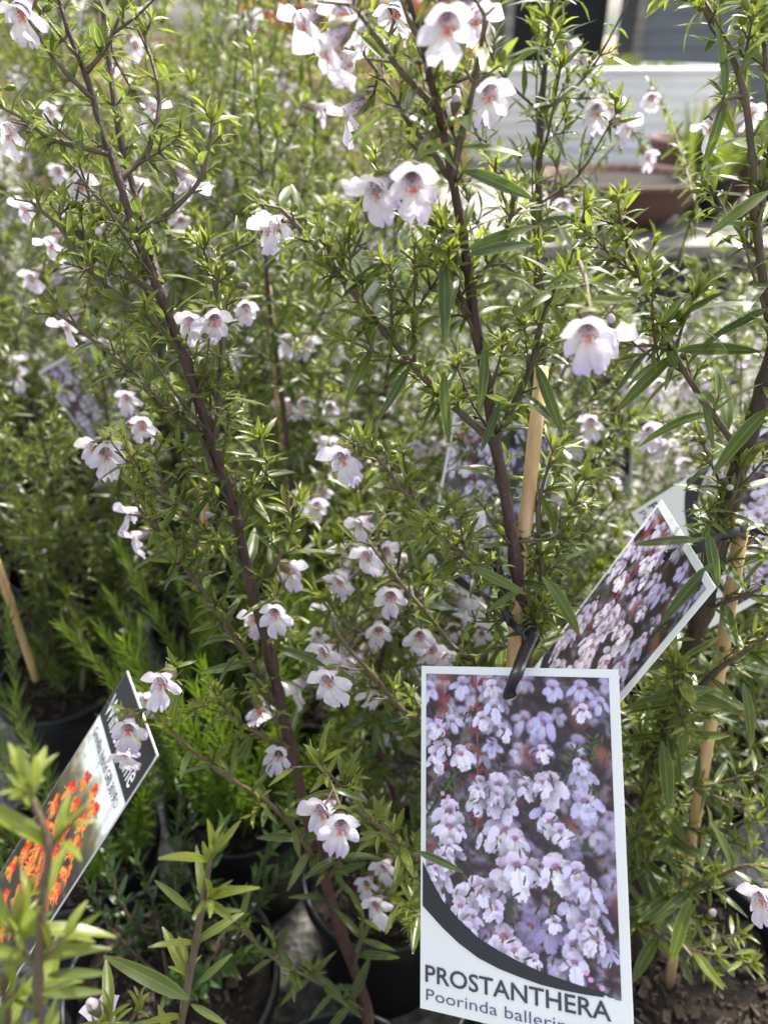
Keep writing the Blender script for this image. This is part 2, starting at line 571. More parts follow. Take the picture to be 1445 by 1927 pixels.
def tube_throat(mb, nu, nv, sc=1, m=0):
    def fn(a, b):
        th = 2 * math.pi * a
        r = .235 - .13 * b
        return (r * math.cos(th) * sc, (r * .85 * math.sin(th) - .03) * sc, (.05 - .62 * b) * sc)
    return mb.grid(nu, nv, fn, m, True, cf=lambda a, b: (0, b, 1 - abs(a - .75) * 2 if b < .5 else 0, 0))
def calyx_geo(mb, nu, nv, sc=1, m=0, open_=.5):
    for sg in (1, -1):
        def fn(a, b):
            u = 2 * a - 1
            th = (math.pi / 2) * sg + u * 1.45 * (1 - .25 * b)
            r = (.06 + .17 * math.sin(min(1, b * 1.1) * math.pi * .55)) * (1 + .12 * b * open_)
            z = -.86 + .62 * b * (1 - .25 * abs(u) ** 2.2)
            return (r * math.cos(th) * sc, (r * math.sin(th) - .02) * sc, z * sc)
        mb.grid(nu, nv, fn, m, cf=lambda a, b: (abs(2 * a - 1), b, .2, .35 * (1 - b)))
    return mb
FL = {}
FL['throat'] = tube_throat(MB(), 10, 4)
for (x, y, z) in ((-.07, .09, -.02), (.07, .09, -.02), (-.12, .03, -.06), (.12, .03, -.06)):
    FL['throat'].ball((x, y, z), (.022, .018, .035), 6, 4, m=1)
FL['throat'] = FL['throat'].data('flower', [M['throat'], M['anther']])
def vary(me, seed):
    """the same petal grown a little differently: crumpled, bent, cut"""
    m2 = me.copy(); q = random.Random(seed)
    a, b_, c_, d_ = [q.uniform(-1, 1) for _ in range(4)]
    ph = [q.uniform(0, 6.28) for _ in range(4)]
    for v in m2.vertices:
        x, y, z = v.co
        r_ = math.hypot(x, y)
        k = r_ * r_
        v.co = (x * (1 + .16 * a * r_) + .05 * b_ * k + .03 * k * math.sin(14 * y + ph[0]), y * (1 + .14 * c_ * r_) + .045 * k * math.sin(17 * x + ph[1]), z + .34 * d_ * k + .07 * k * math.sin(9 * x + 5 * y + ph[2]) + .05 * r_ * math.sin(13 * y + ph[3]))
    m2.update()
    return m2
FL['upper'] = petal_upper(MB(), 10, 6).data('upper_lip', M['petal'])
FL['sideL'] = petal_side(MB(), 6, 6, 1).data('side_lobe', M['petal'])
FL['sideR'] = petal_side(MB(), 6, 6, -1).data('side_lobe', M['petal'])
FL['mid'] = petal_mid(MB(), 16, 7).data('lower_lip', M['lip'])
FL['calyx'] = calyx_geo(MB(), 6, 5).data('calyx', M['calyx'])
lo = MB()
petal_upper(lo, 5, 3, m=0); petal_side(lo, 3, 3, 1, m=0); petal_side(lo, 3, 3, -1, m=0); petal_mid(lo, 6, 4, m=1); tube_throat(lo, 6, 2, m=2); calyx_geo(lo, 3, 3, m=3)
FL['lo'] = lo.data('flower', [M['petal'], M['lip'], M['throat'], M['calyx']])
FLV = {k: [FL[k]] + [vary(FL[k], 7 * i + len(k)) for i in range(1, 6)] for k in ('upper', 'sideL', 'sideR', 'mid')}
FLO = [FL['lo']] + [vary(FL['lo'], 90 + i) for i in range(3)]
# buds: +Z is the way the bud points
b = MB(); b.ball((0, 0, .55), (.36, .30, .55), 8, 5, 0)
b.ball((0, .05, .9), (.20, .17, .2), 6, 4, 1)
BUD_G = b.data('bud', [M['budyellow'], M['calyx']])
b = MB(); b.ball((0, 0, 1.0), (.44, .38, .62), 9, 6, 0)
def cup(a, q):
    th = 2 * math.pi * a; r = .12 + .36 * math.sin(q * 1.5)
    return (r * math.cos(th), r * math.sin(th), -.05 + .95 * q * (1 + .12 * math.cos(2 * th)))
b.grid(8, 4, cup, 1, True)
BUD_W = b.data('bud', [M['budwhite'], M['calyx']])

# ---- pots
def pot_profile(r, h):
    return [(r * .74, .002), (r * .76, 0), (r * .93, h - .022), (r * .95, h - .020), (r * .985, h - .019), (r * 1.0, h - .016), (r * 1.0, h - .002), (r * .995, h),
            (r * .955, h), (r * .945, h - .002), (r * .925, h - .02), (r * .80, .03)]
POT_ME, MIX_ME, CHIP_ME = {}, {}, {}
def pot_meshes(r, h=.135, n=40):
    k = round(r, 3)
    if k not in POT_ME:
        POT_ME[k] = MB().lathe(pot_profile(r, h), n).data('pot', M['pot'])
        rr = random.Random(int(r * 1e4))
        MIX_ME[k] = MB().grid(28, 9, lambda a, q: (r * .915 * q * math.cos(2 * math.pi * a), r * .915 * q * math.sin(2 * math.pi * a), h - .018 + .005 * math.sin(31 * a * q + 7 * q) * q + rr.uniform(-.0025, .0025)), 0, True).data('potting_mix', M['mix'])
        c = MB()
        for i in range(320):
            a, q = rr.uniform(0, 6.283), math.sqrt(rr.random()) * r * .87
            e = Matrix.Rotation(rr.uniform(0, 6.28), 3, 'Z') @ Matrix.Rotation(rr.uniform(-.6, .6), 3, 'X')
            L = rr.choice((.002, .0025, .003, .004, .005, .009))
            c.box((q * math.cos(a), q * math.sin(a), h - .015 + rr.uniform(-.002, .003)), (L, L * rr.uniform(.25, .7), .0012 + .0012 * rr.random()), e)
        CHIP_ME[k] = c.data('bark_chips', M['chip'], False)
    return POT_ME[k], MIX_ME[k], CHIP_ME[k]
def add_pot(root, r, off=(0, 0, 0)):
    mw = Matrix.Translation(off)
    p, m, c = pot_meshes(r)
    link('pot', p, root, mw); link('potting_mix', m, root, mw); tag(link('bark_chips', c, root, mw), kind='stuff')

# ------------------------------------------------------------------ plant growth
FLOWER_SPOTS = []     # (px, py, radius px, depth): keep leaves from hiding the blooms
TAG_POLY = [(780, 1243), (1172, 1250), (1200, 1990), (778, 1910)]
def in_poly(x, y, poly):
    c = False
    for (x1, y1), (x2, y2) in zip(poly, poly[1:] + poly[:1]):
        if (y1 > y) != (y2 > y) and x < (x2 - x1) * (y - y1) / (y2 - y1) + x1: c = not c
    return c

class Plant:
    def __init__(s, seed):
        s.r = random.Random(seed)
        s.stems, s.twigs, s.leaves, s.buds, s.flowers, s.curve = [], [], [], [], [], []
        s.clear = False
    def ok(s, pos, d, L):
        if not s.clear: return True
        for t in (0.15, .6, 1.0):
            x, y, z = proj(pos + d * (L * t))
            if z < .37 and in_poly(x, y, TAG_POLY): return False
            if z < .36 and 690 < y < 1250 and 955 - (y - 1250) * .085 < x < 1005 - (y - 1250) * .085 and s.r.random() < .85: return False
            for (fx, fy, fr, fd) in FLOWER_SPOTS:
                if z < fd + .004 and (x - fx) ** 2 + (y - fy) ** 2 < fr * fr: return False
            if z < .2 and not s.near: return False
        return True
    near = False
    def leaf(s, pos, d, n, L, wf=1.0, v=None, youth=0.0, k=1.38):
        L *= k; wf *= .98 if k > 1 else 1.0
        if s.ok(pos, d.normalized(), L):
            s.leaves.append((pos.copy(), d.normalized(), n.copy(), L, wf, s.r.randrange(4) if v is None else v, youth))
    def tuft(s, pos, axis, size, youth, buds=.3):
        """short side shoot: a little stalk, a few pairs of small leaves, perhaps buds"""
        r = s.r
        axis = axis.normalized()
        k = r.randint(2, 3)
        ln = size * r.uniform(.5, 1.2)
        end = pos + axis * ln
        s.twigs.append(([pos, pos.lerp(end, .5), end], .0006, .0004))
        s.curve.append(end)
        a = axis.cross(Vector((r.uniform(-1, 1), r.uniform(-1, 1), r.uniform(-1, 1)))).normalized()
        for i in range(k):
            p = pos.lerp(end, (i + .6) / k)
            a = (Matrix.Rotation(R(90 + r.uniform(-20, 20)), 3, axis) @ a)
            op = .35 + .75 * (i + 1) / k
            for sg in (1, -1):
                d = a * sg * r.uniform(.6, 1.0) + axis * op
                L = size * r.uniform(.65, 1.15) * (1 - .25 * i / k)
                s.leaf(p, d, axis * .4 - a * sg * .2 + Vector((r.uniform(-.4, .4), r.uniform(-.5, .2), .8)), L, r.uniform(.9, 1.2), r.choice((4, 5, 0, 4)), min(1, youth + .25 * i / k))
        if r.random() < buds:
            for sg in (1, -1)[:r.randint(1, 2)]:
                d = (a * sg * .8 + axis * .6).normalized()
                if s.ok(end, d, .004):
                    s.buds.append((end + d * .001, d, r.uniform(.0034, .0052), 1 if r.random() < .08 else 0))
    def dress(s, pts, spacing, L0, L1, tuft_p=.6, tuft_size=.007, lat_p=0.0, lat_len=(.02, .05), lat_r=.0008, start=.0, youth=(.0, .5), buds=.3, lat_spread=.75, leaf_p=.95):
        r = s.r
        q = resample(pts, spacing)
        n = len(q)
        a = None
        for i in range(1, n):
            f = i / (n - 1)
            if f < start: continue
            t = (q[min(i + 1, n - 1)] - q[i - 1]).normalized()
            if a is None:
                a = t.cross(Vector((r.uniform(-1, 1), r.uniform(-1, 1), .2))).normalized()
            a = (a - t * a.dot(t)).normalized()
            a = Matrix.Rotation(R(90 + r.uniform(-15, 15)), 3, t) @ a
            yt = youth[0] + (youth[1] - youth[0]) * f * f
            for sg in (1, -1):
                d0 = a * sg
                if r.random() < leaf_p:
                    el = r.uniform(.15, .75) if f < .9 else r.uniform(.6, 1.4)
                    d = (d0 + t * el + Vector((0, 0, -.12)) + Vector((r.uniform(-.15, .15),) * 3)).normalized()
                    L = (L0 + (L1 - L0) * f) * r.uniform(.65, 1.15)
                    s.leaf(q[i], d, t * .3 + Vector((r.uniform(-.4, .4), r.uniform(-.55, .25), 1.0)), L, r.uniform(.9, 1.2), None, max(0, yt + r.uniform(-.15, .2)))
                if lat_p and r.random() < lat_p * (1 - .4 * f):
                    d = (d0 * lat_spread + t * .9 + Vector((0, 0, .25))).normalized()
                    ln = r.uniform(*lat_len) * (1 - .4 * f)
                    bend = Vector((r.uniform(-.3, .3), r.uniform(-.3, .3), .35))
                    lp = [q[i], q[i] + d * ln * .5, q[i] + d * ln * .95 + bend * ln * .22]
                    if all(s.ok(p_, d, .001) for p_ in lp):
                        lp = spline(lp, 4)
                        s.twigs.append((lp, lat_r, lat_r * .5)); s.curve += lp
                        s.dress(lp, max(.006, spacing * .55), L1 * .80, L1 * .45, .55, tuft_size * .8, 0, start=.15, youth=(yt, min(1, yt + .5)), buds=buds)
                elif r.random() < tuft_p:
                    s.tuft(q[i], d0 * .8 + t * .8, tuft_size * r.uniform(.7, 1.3), min(1, yt + .2), buds)
        # growing tip
        t = (q[-1] - q[max(0, n - 2)]).normalized()
        for k in range(5):
            d = (t * 1.6 + Vector((r.uniform(-1, 1), r.uniform(-1, 1), r.uniform(-1, 1))) * .6).normalized()
            s.leaf(q[-1], d, Vector((r.uniform(-1, 1), r.uniform(-1, 1), r.uniform(-1, 1))), L1 * r.uniform(.35, .7), 1.1, 4, min(1, youth[1] + .3))
    def stem(s, pts, r0, r1, mat='bark', name='stem', n=5, jit=.0):
        c = spline(pts, n)
        s.stems.append((c, r0, r1, mat, name)); s.curve += c
        return c
    def nearest(s, p):
        return min(s.curve, key=lambda q: (q - p).length_squared)
    def finish(s, root, base, nleaf=300, lo=False, flo=False, foliage='foliage'):
        for c, r0, r1, mat, name in s.stems:
            k = len(c)
            MB().tube([p - base for p in c], [(r0 + (r1 - r0) * i / (k - 1)) * (1 + .05 * math.sin(i * 2.3) + (.30 if i % 5 == 0 and 0 < i < k - 1 else 0)) for i in range(k)], 8).build(name, M[mat], root)
        if s.twigs:
            tw = MB()
            for c, r0, r1 in s.twigs:
                k = len(c)
                tw.tube([p - base for p in c], [r0 + (r1 - r0) * i / max(1, k - 1) for i in range(k)], 4 if lo else 6, cap=False)
            tag(tw.build('twigs', M['twig'], root), kind='stuff')
        def size(l):
            x, y, z = proj(l[0] + l[1] * l[3] * .5)
            if not (-40 < x < 1485 and -40 < y < 1967) or z < .05: return l[3] * .01
            return l[3] / z
        order = sorted(s.leaves, key=size, reverse=True)
        tab = LEAF_ME_LO if lo else LEAF_ME
        for l in order[:nleaf]:
            d, sd, n = basis(l[1], l[2])
            L = l[3]
            mw = Matrix.Identity(4)
            mw.col[0][:3] = d * L; mw.col[1][:3] = sd * (L * l[4]); mw.col[2][:3] = n * L
            mw.translation = l[0] - base
            link('leaf', tab[(l[5], min(3, int(l[6] * 3.4)))], root, mw)
        bake_leaves(order[nleaf:], LEAF_LO, M['leafback'] if lo else M['leaf'], foliage, root, base)
        for p, d, sz, k in s.buds[:140]:
            mw = d.to_track_quat('Z', 'Y').to_matrix().to_4x4()
            mw = Matrix.Translation(p - base) @ mw @ Matrix.Scale(sz, 4)
            link('bud', BUD_W if k else BUD_G, root, mw)
        for p, q, sz in s.flowers:
            mw = Matrix.Translation(p - base) @ q.to_matrix().to_4x4() @ Matrix.Scale(sz, 4)
            if flo:
                link('flower', s.r.choice(FLO), root, mw)
            else:
                fo = link('flower', FL['throat'], root, mw)
                rr = s.r
                for nm, key in (('upper_lip', 'upper'), ('side_lobe', 'sideL'), ('side_lobe', 'sideR'), ('lower_lip', 'mid'), ('calyx', 'calyx')):
                    e = Matrix.Rotation(R(rr.uniform(-9, 9)), 4, 'X') @ Matrix.Rotation(R(rr.uniform(-7, 7)), 4, 'Z')
                    if key == 'calyx': e = Matrix.Identity(4)
                    link(nm, rr.choice(FLV[key]) if key in FLV else FL[key], fo, e @ Matrix.Scale(rr.uniform(.88, 1.08), 4))
    def bloom(s, px, py, sz, yaw=0, pitch=12, roll=0, width=.018, stalk=True):
        """a flower seen at a photo pixel; yaw>0 looks right, pitch>0 looks down"""
        d = FPX * width / sz
        p = P(px, py, d)
        n = (CAMP - p).normalized()
        x = UPV.cross(n).normalized(); y = n.cross(x)
        m0 = Matrix((x, y, n)).transposed()
        m = m0 @ Matrix.Rotation(R(yaw), 3, 'Y') @ Matrix.Rotation(R(pitch + 7), 3, 'X') @ Matrix.Rotation(R(roll), 3, 'Z')
        q = m.to_quaternion()
        s.flowers.append((p, q, width * .97))
        back = p + q @ Vector((0, -.02, -.84)) * width
        a = s.nearest(back)
        if (a - back).length > .0015 and stalk:
            mid = back.lerp(a, .5) + q @ Vector((0, 0, -.12)) * (a - back).length
            c = spline([a, mid, back], 5)
            s.twigs.append((c, .0009, .0006))
            L = (a - back).length
            if L > .014:
                s.dress(c, .008, .012, .009, .5, .006, 0, start=.1, youth=(.2, .5), buds=.2)

def spots(lst, width=.018):
    for f in lst:
        FLOWER_SPOTS.append((f[0], f[1], f[2] * .46, FPX * width / f[2]))

# ------------------------------------------------------------------ the flowers that show singly: px, py, width px, yaw, pitch, roll
FLA = [(155, 342, 66, 10, 14, -8), (405, 598, 74, 12, 12, -12), (358, 602, 66, -22, 12, 12), (463, 575, 56, 8, 10, -8), (198, 848, 70, 14, 8, 14), (174, 838, 58, -35, 10, 5),
       (362, 345, 74, 62, 30, -20), (292, 198, 62, 66, 20, 0), (122, 610, 60, -58, 30, 10), (14, 242, 72, -55, 25, 0), (48, 388, 52, -50, 10, 0), (92, 455, 58, -55, 30, 10),
       (40, 14, 84, -25, 30, 0), (258, 342, 48, 40, 20, 0), (245, 962, 56, -70, 0, 0), (252, 1008, 56, -75, 10, 0), (516, 1150, 68, -6, 14, 4), (548, 1070, 60, 150, 10, 0),
       (478, 1160, 58, -30, 20, 0), (492, 1332, 54, 160, 30, 0), (526, 1417, 60, -20, 10, -20), (241, 1366, 68, -10, 24, 0), (232, 1412, 62, -18, 40, 4), (303, 1280, 74, -30, 16, 0),
       (275, 1312, 50, -50, 20, 0), (268, 795, 58, -10, 20, 0), (240, 745, 50, -30, 15, 0), (502, 425, 74, -62, 10, 10), (340, 410, 46, 20, 30, 0), (210, 130, 40, 10, 20, 0),
       (95, 205, 46, -40, 15, 0), (255, 80, 44, 20, 15, 0), (60, 520, 48, -30, 15, 0), (110, 318, 44, -20, 15, 0)]
FLB = [(776, 335, 108, 2, 10, 0), (706, 352, 96, -30, 12, 12), (842, 34, 118, 4, 16, 0), (898, 24, 92, 28, 16, -10), (922, 168, 96, 12, 16, -8), (606, 84, 112, -60, 26, 12),
       (646, 18, 100, -30, 30, 0), (566, 34, 92, -52, 16, 10), (652, 210, 76, -75, 26, 0), (742, 16, 78, -20, 30, 0), (660, 108, 70, 60, 10, 0), (1104, 618, 112, -4, 16, 6), (1146, 632, 92, 46, 20, -6), (642, 858, 76, -26, 12, 16),
       (520, 418, 78, -58, 4, 12), (676, 982, 60, -52, 18, 20), (690, 1042, 64, -28, 16, 10), (726, 1034, 56, 22, 12, -10), (735, 1118, 64, -6, 16, 0), (768, 1108, 50, 34, 20, 0), (790, 1192, 60, 2, 14, 0), (814, 1218, 58, 20, 30, 0),
       (712, 1182, 58, 0, 34, 0), (612, 1142, 52, -50, 20, 0), (614, 1276, 76, -24, 14, 16), (610, 1222, 60, -36, 16, 0), (702, 1302, 58, 20, 50, 0), (734, 1376, 46, 0, 34, 0), (604, 1522, 84, -34, 14, 14),
       (642, 1550, 90, 0, 16, -6), (722, 1628, 54, -30, 20, 0), (706, 1700, 56, -20, 20, 20), (836, 1230, 48, 10, 20, 0), (880, 1130, 46, 10, 20, 0), (655, 1180, 50, -20, 26, 0), (690, 1195, 52, -10, 30, 8), (640, 1085, 46, -40, 16, 0), (760, 1050, 44, 20, 20, 0), (775, 1240, 50, -8, 24, 0),
       (850, 1180, 46, 16, 20, 0), (665, 1250, 46, 10, 30, 0), (745, 1160, 48, 24, 26, -8), (690, 1660, 50, -24, 24, 0), (600, 1190, 46, -30, 20, 0), (905, 1190, 44, 8, 24, 0), (820, 1290, 40, 0, 30, 0)]
FLC = [(1432, 1686, 74, -34, 20, 0), (1332, 232, 62, -52, 34, 0), (1412, 205, 60, 20, 20, 0), (1210, 648, 46, -20, 16, 0), (1225, 180, 40, 0, 20, 0)]
FLG = [(1066, 84, 60, 8, 12, -4), (1108, 118, 46, 30, 14, 0), (1122, 202, 60, 2, 12, 0), (1152, 196, 48, 34, 10, -10), (1182, 232, 54, 58, 6, -20), (1220, 290, 40, 20, 20, 0), (1062, 382, 44, -20, 16, 0), (1100, 375, 40, 20, 16, 0), (1152, 380, 40, 20, 20, 0), (1230, 490, 44, 10, 16, 0)]
FLH = [(546, 640, 50, -8, 12, 4), (580, 640, 48, 34, 20, -8), (546, 758, 44, -14, 14, 0), (573, 755, 46, 12, 14, 0), (569, 930, 48, -16, 16, 6), (597, 948, 52, 8, 16, -4), (622, 762, 44, -20, 16, 0), (632, 655, 40, 10, 20, 0), (652, 760, 38, 20, 20, 0), (425, 325, 34, 0, 20, 0)]
FLJ = [(1222, 808, 56, 14, 10, -6), (1250, 835, 50, 40, 20, -10), (1112, 790, 52, -20, 14, 0), (1090, 830, 46, 10, 18, 0), (1150, 905, 46, 0, 20, 0), (1290, 870, 46, -10, 16, 0), (1330, 700, 44, 0, 18, 0), (1390, 660, 46, -14, 16, 0), (1290, 720, 42, 12, 16, 0), (1240, 720, 42, -8, 16, 0), (1180, 720, 40, 8, 20, 0), (1045, 920, 44, -10, 20, 0), (1050, 690, 40, 0, 16, 0), (1350, 640, 42, 10, 14, 0), (1270, 610, 40, -10, 14, 0)]
FLF = [(196, 1922, 84, -10, -34, 10)]
for l, w in ((FLA, .018), (FLB, .018), (FLC, .018), (FLF, .018)): spots(l, w)

for (x0, y0, d0), (x1, y1, d1), n_ in (((440, 960, .40), (500, 1200, .425), 8), ((500, 1200, .425), (640, 1750, .505), 18), ((640, 1750, .505), (700, 1925, .53), 7), ((300, 550, .36), (440, 960, .40), 12), ((930, 830, .345), (970, 1060, .362), 9), ((870, 440, .30), (930, 830, .345), 9)):
    for i_ in range(n_):
        t_ = i_ / n_
        FLOWER_SPOTS.append((x0 + (x1 - x0) * t_, y0 + (y1 - y0) * t_, 12 if y0 > 1000 or i_ % 2 else 5, d0 + (d1 - d0) * t_ - .007))   # keep the bare stems in sight

def pp(*a):
    return [P(*x) for x in a]

# ---- plant with the red-brown leaning stem
A = Plant(3); A.clear = True
base = Vector((-.028, .21, 0))
st = A.stem([Vector((-.012, .236, .11))] + pp((690, 1905, .53), (640, 1750, .505), (590, 1580, .475), (545, 1400, .45), (510, 1240, .43), (475, 1110, .415), (440, 960, .40), (395, 820, .385), (350, 680, .37),
             (300, 550, .36), (255, 440, .35), (225, 340, .345), (190, 240, .34), (165, 150, .335), (130, 60, .33), (95, -60, .325)), .0041, .0008)
cut = int(len(st) * .34)
A.dress(st[cut:], .019, .020, .015, .45, .008, .42, (.03, .08), .0009, start=.02, youth=(0, .4), leaf_p=.85)
A.dress(st[3:cut], .042, .021, .020, .12, .009, .0, start=.02, youth=(0, .1), leaf_p=.85)
for pts, r0, nm in (
    (pp((460, 1062, .412), (400, 1015, .395), (370, 980, .385), (300, 925, .37), (230, 858, .36)), .0017, 0),
    (pp((520, 1325, .44), (475, 1252, .425), (430, 1185, .41), (375, 1105, .40), (320, 1025, .385), (262, 958, .375)), .0019, 0),
    (pp((397, 832, .386), (412, 785, .383), (414, 700, .380), (418, 640, .378), (405, 540, .372), (385, 470, .365)), .0017, 0),
    (pp((400, 885, .39), (375, 815, .385), (325, 775, .375), (280, 730, .37), (240, 690, .365), (165, 630, .36), (110, 590, .355)), .0018, 0),
    (pp((340, 660, .368), (290, 605, .36), (220, 555, .352), (165, 505, .347), (120, 435, .343), (60, 380, .34)), .0017, 0),
    (pp((205, 290, .342), (100, 262, .335), (55, 230, .33), (10, 205, .33)), .0013, 0),
    (pp((178, 190, .337), (110, 120, .33), (70, 62, .325), (40, 20, .32)), .0013, 0),
    (pp((605, 1640, .485), (550, 1555, .44), (490, 1500, .415), (435, 1467, .40), (387, 1432, .39), (340, 1392, .38), (285, 1335, .37)), .0016, 0),
    (pp((320, 600, .37), (270, 420, .375), (225, 250, .37), (200, 70, .365), (186, -50, .36)), .0020, 1),
    (pp((255, 440, .35), (330, 390, .345), (380, 330, .342), (400, 230, .34)), .0014, 0),
    (pp((225, 340, .345), (280, 280, .35), (300, 180, .35), (270, 60, .35)), .0014, 0),
    (pp((475, 1110, .415), (520, 1060, .40), (545, 1000, .395), (560, 950, .39)), .0013, 0),
    (pp((545, 1400, .45), (500, 1390, .43), (440, 1350, .42), (420, 1330, .42)), .0012, 0),
    (pp((300, 550, .36), (250, 520, .355), (190, 430, .352), (160, 340, .35)), .0014, 0),
    (pp((440, 960, .40), (480, 900, .39), (490, 830, .385)), .0012, 0),
    (pp((510, 1240, .43), (530, 1190, .415), (520, 1120, .41)), .0011, 0),
    (pp((665, 1820, .515), (680, 1770, .47), (683, 1730, .45)), .0012, 0),
    (pp((615, 1660, .49), (640, 1610, .45), (622, 1590, .44)), .0012, 0),
    (pp((690, 1905, .53), (600, 1850, .47), (510, 1800, .45), (450, 1745, .44)), .0012, 0),
    (pp((160, 140, .335), (200, 90, .33), (230, 20, .325)), .0012, 0)):
    c = A.stem(pts, r0, r0 * .45, 'barkdark' if nm else 'twig', 'branch')
    if pts[0].z < .30:          # the sparse low shoots carry few, long leaves
        A.dress(c, .016, .021, .016, .30, .008, .08, (.015, .03), .0007, start=.1, youth=(0, .4), buds=.2)
        continue
    A.dress(c, .0105, .021, .014, .85, .0085, .34, (.015, .045), .0007, start=.08, youth=(.05, .7), buds=.38)
for f in FLA: A.bloom(*f)
ra = empty('potted_mint_bush', base)
tag(ra, 'tall flowering mint bush with a thick red-brown stem leaning over the gravel', 'shrub')
add_pot(ra, .068)
A.finish(ra, base, 300)

# ---- plant tied to the pale stake that carries the big tag
B = Plant(5); B.clear = True
base = Vector((.11, .235, 0))
st = B.stem([Vector((.105, .245, .11))] + pp((1010, 1800, .50), (1005, 1500, .44), (985, 1200, .385), (970, 1060, .362), (945, 900, .352), (930, 830, .345), (915, 720, .335), (900, 640, .325), (885, 540, .313),
             (870, 440, .30), (850, 330, .285), (830, 230, .272), (810, 150, .262), (795, 80, .255), (770, 0, .25), (755, -90, .245)), .0036, .0007)
B.dress(st, .018, .023, .018, .4, .008, .34, (.03, .06), .0009, start=.40, youth=(.05, .5), leaf_p=.8)
for pts, r0 in (
    (pp((928, 832, .345), (850, 760, .338), (785, 695, .332), (725, 625, .326), (690, 580, .322), (655, 540, .32), (600, 470, .318), (555, 420, .315), (528, 392, .315)), .0019),
    (pp((778, 682, .331), (738, 678, .325), (694, 657, .32), (647, 637, .318)), .0009),
    (pp((780, 684, .331), (778, 600, .322), (782, 520, .318)), .0009),
    (pp((690, 578, .322), (664, 530, .315), (656, 455, .312)), .0009),
    (pp((934, 822, .345), (972, 750, .34), (1000, 685, .332), (1012, 630, .325), (1035, 560, .31), (1060, 530, .29)), .0017),
    (pp((852, 335, .285), (868, 255, .275), (882, 200, .268), (900, 120, .26), (912, 30, .255)), .0015),
    (pp((822, 205, .27), (760, 140, .262), (712, 75, .255), (664, 8, .25)), .0014),
    (pp((848, 330, .286), (818, 290, .288), (770, 232, .285), (730, 163, .28), (683, 100, .275)), .0013),
    (pp((962, 1108, .365), (912, 1070, .355), (847, 1025, .35), (787, 960, .345), (722, 875, .34), (688, 842, .34)), .0016),
    (pp((980, 1180, .375), (930, 1150, .365), (887, 1085, .36), (857, 1035, .356)), .0011),
    (pp((990, 1230, .385), (1018, 1100, .372), (1012, 960, .362), (1040, 850, .36)), .0015),
    (pp((985, 1200, .385), (880, 1235, .385), (800, 1150, .383), (740, 1080, .38), (690, 1015, .378)), .0015),
    (pp((995, 1330, .41), (860, 1370, .40), (770, 1345, .375), (702, 1270, .36), (645, 1207, .352), (625, 1165, .35)), .0015),
    (pp((1005, 1500, .44), (890, 1660, .43), (785, 1615, .375), (720, 1560, .345), (680, 1530, .335), (650, 1490, .33), (606, 1442, .325)), .0014),
    (pp((870, 440, .30), (812, 420, .30), (770, 370, .295)), .0012),
    (pp((900, 640, .325), (870, 570, .315), (845, 480, .30), (835, 440, .297)), .0013),
    (pp((885, 540, .313), (940, 470, .305), (960, 400, .30)), .0012),
    (pp((960, 1020, .36), (1040, 1010, .36), (1075, 960, .36)), .0011),
    (pp((1010, 1650, .47), (880, 1780, .46), (790, 1720, .43), (730, 1690, .41)), .0011),
    (pp((800, 90, .255), (770, 40, .25), (745, -30, .25)), .0011),
    (pp((795, 80, .255), (830, 30, .25), (850, -40, .25)), .0011)):
    c = B.stem(pts, r0, r0 * .45, 'twig', 'branch')
    B.dress(c, .0105, .021, .014, .85, .0085, .30, (.015, .04), .0007, start=.08, youth=(.1, .6), buds=.38)
for f in FLB: B.bloom(*f)
# single leaves that can be told apart in front of the tag and stake
B.clear = False
for (x0, y0, x1, y1, d, L) in ((784, 1602, 876, 1642, .285, .020), (870, 322, 1010, 368, .272, .030), (880, 470, 1014, 418, .285, .028), (880, 480, 1012, 452, .28, .028), (835, 490, 838, 650, .292, .032), (912, 650, 905, 780, .315, .03),
                               (1008, 685, 1060, 820, .325, .03), (885, 1065, 995, 1120, .325, .026), (985, 1105, 915, 1150, .34, .022), (1020, 1085, 1105, 1200, .34, .030), (770, 690, 712, 790, .325, .026), (940, 760, 905, 850, .33, .024),
                               (645, 560, 715, 485, .315, .02), (655, 545, 780, 470, .315, .028), (835, 700, 842, 835, .325, .026)):
    a, b2 = P(x0, y0, d), P(x1, y1, d)
    v = b2 - a
    B.leaf(a, v, (CAMP - a).normalized() + Vector((random.uniform(-.6, .6), 0, .4)), v.length, .95, random.choice((0, 1, 0)), .25, 1.0)
rb = empty('potted_mint_bush', base)
tag(rb, 'flowering mint bush tied to the pale stake above the big tag', 'shrub')
add_pot(rb, .068)
B.finish(rb, base, 300)

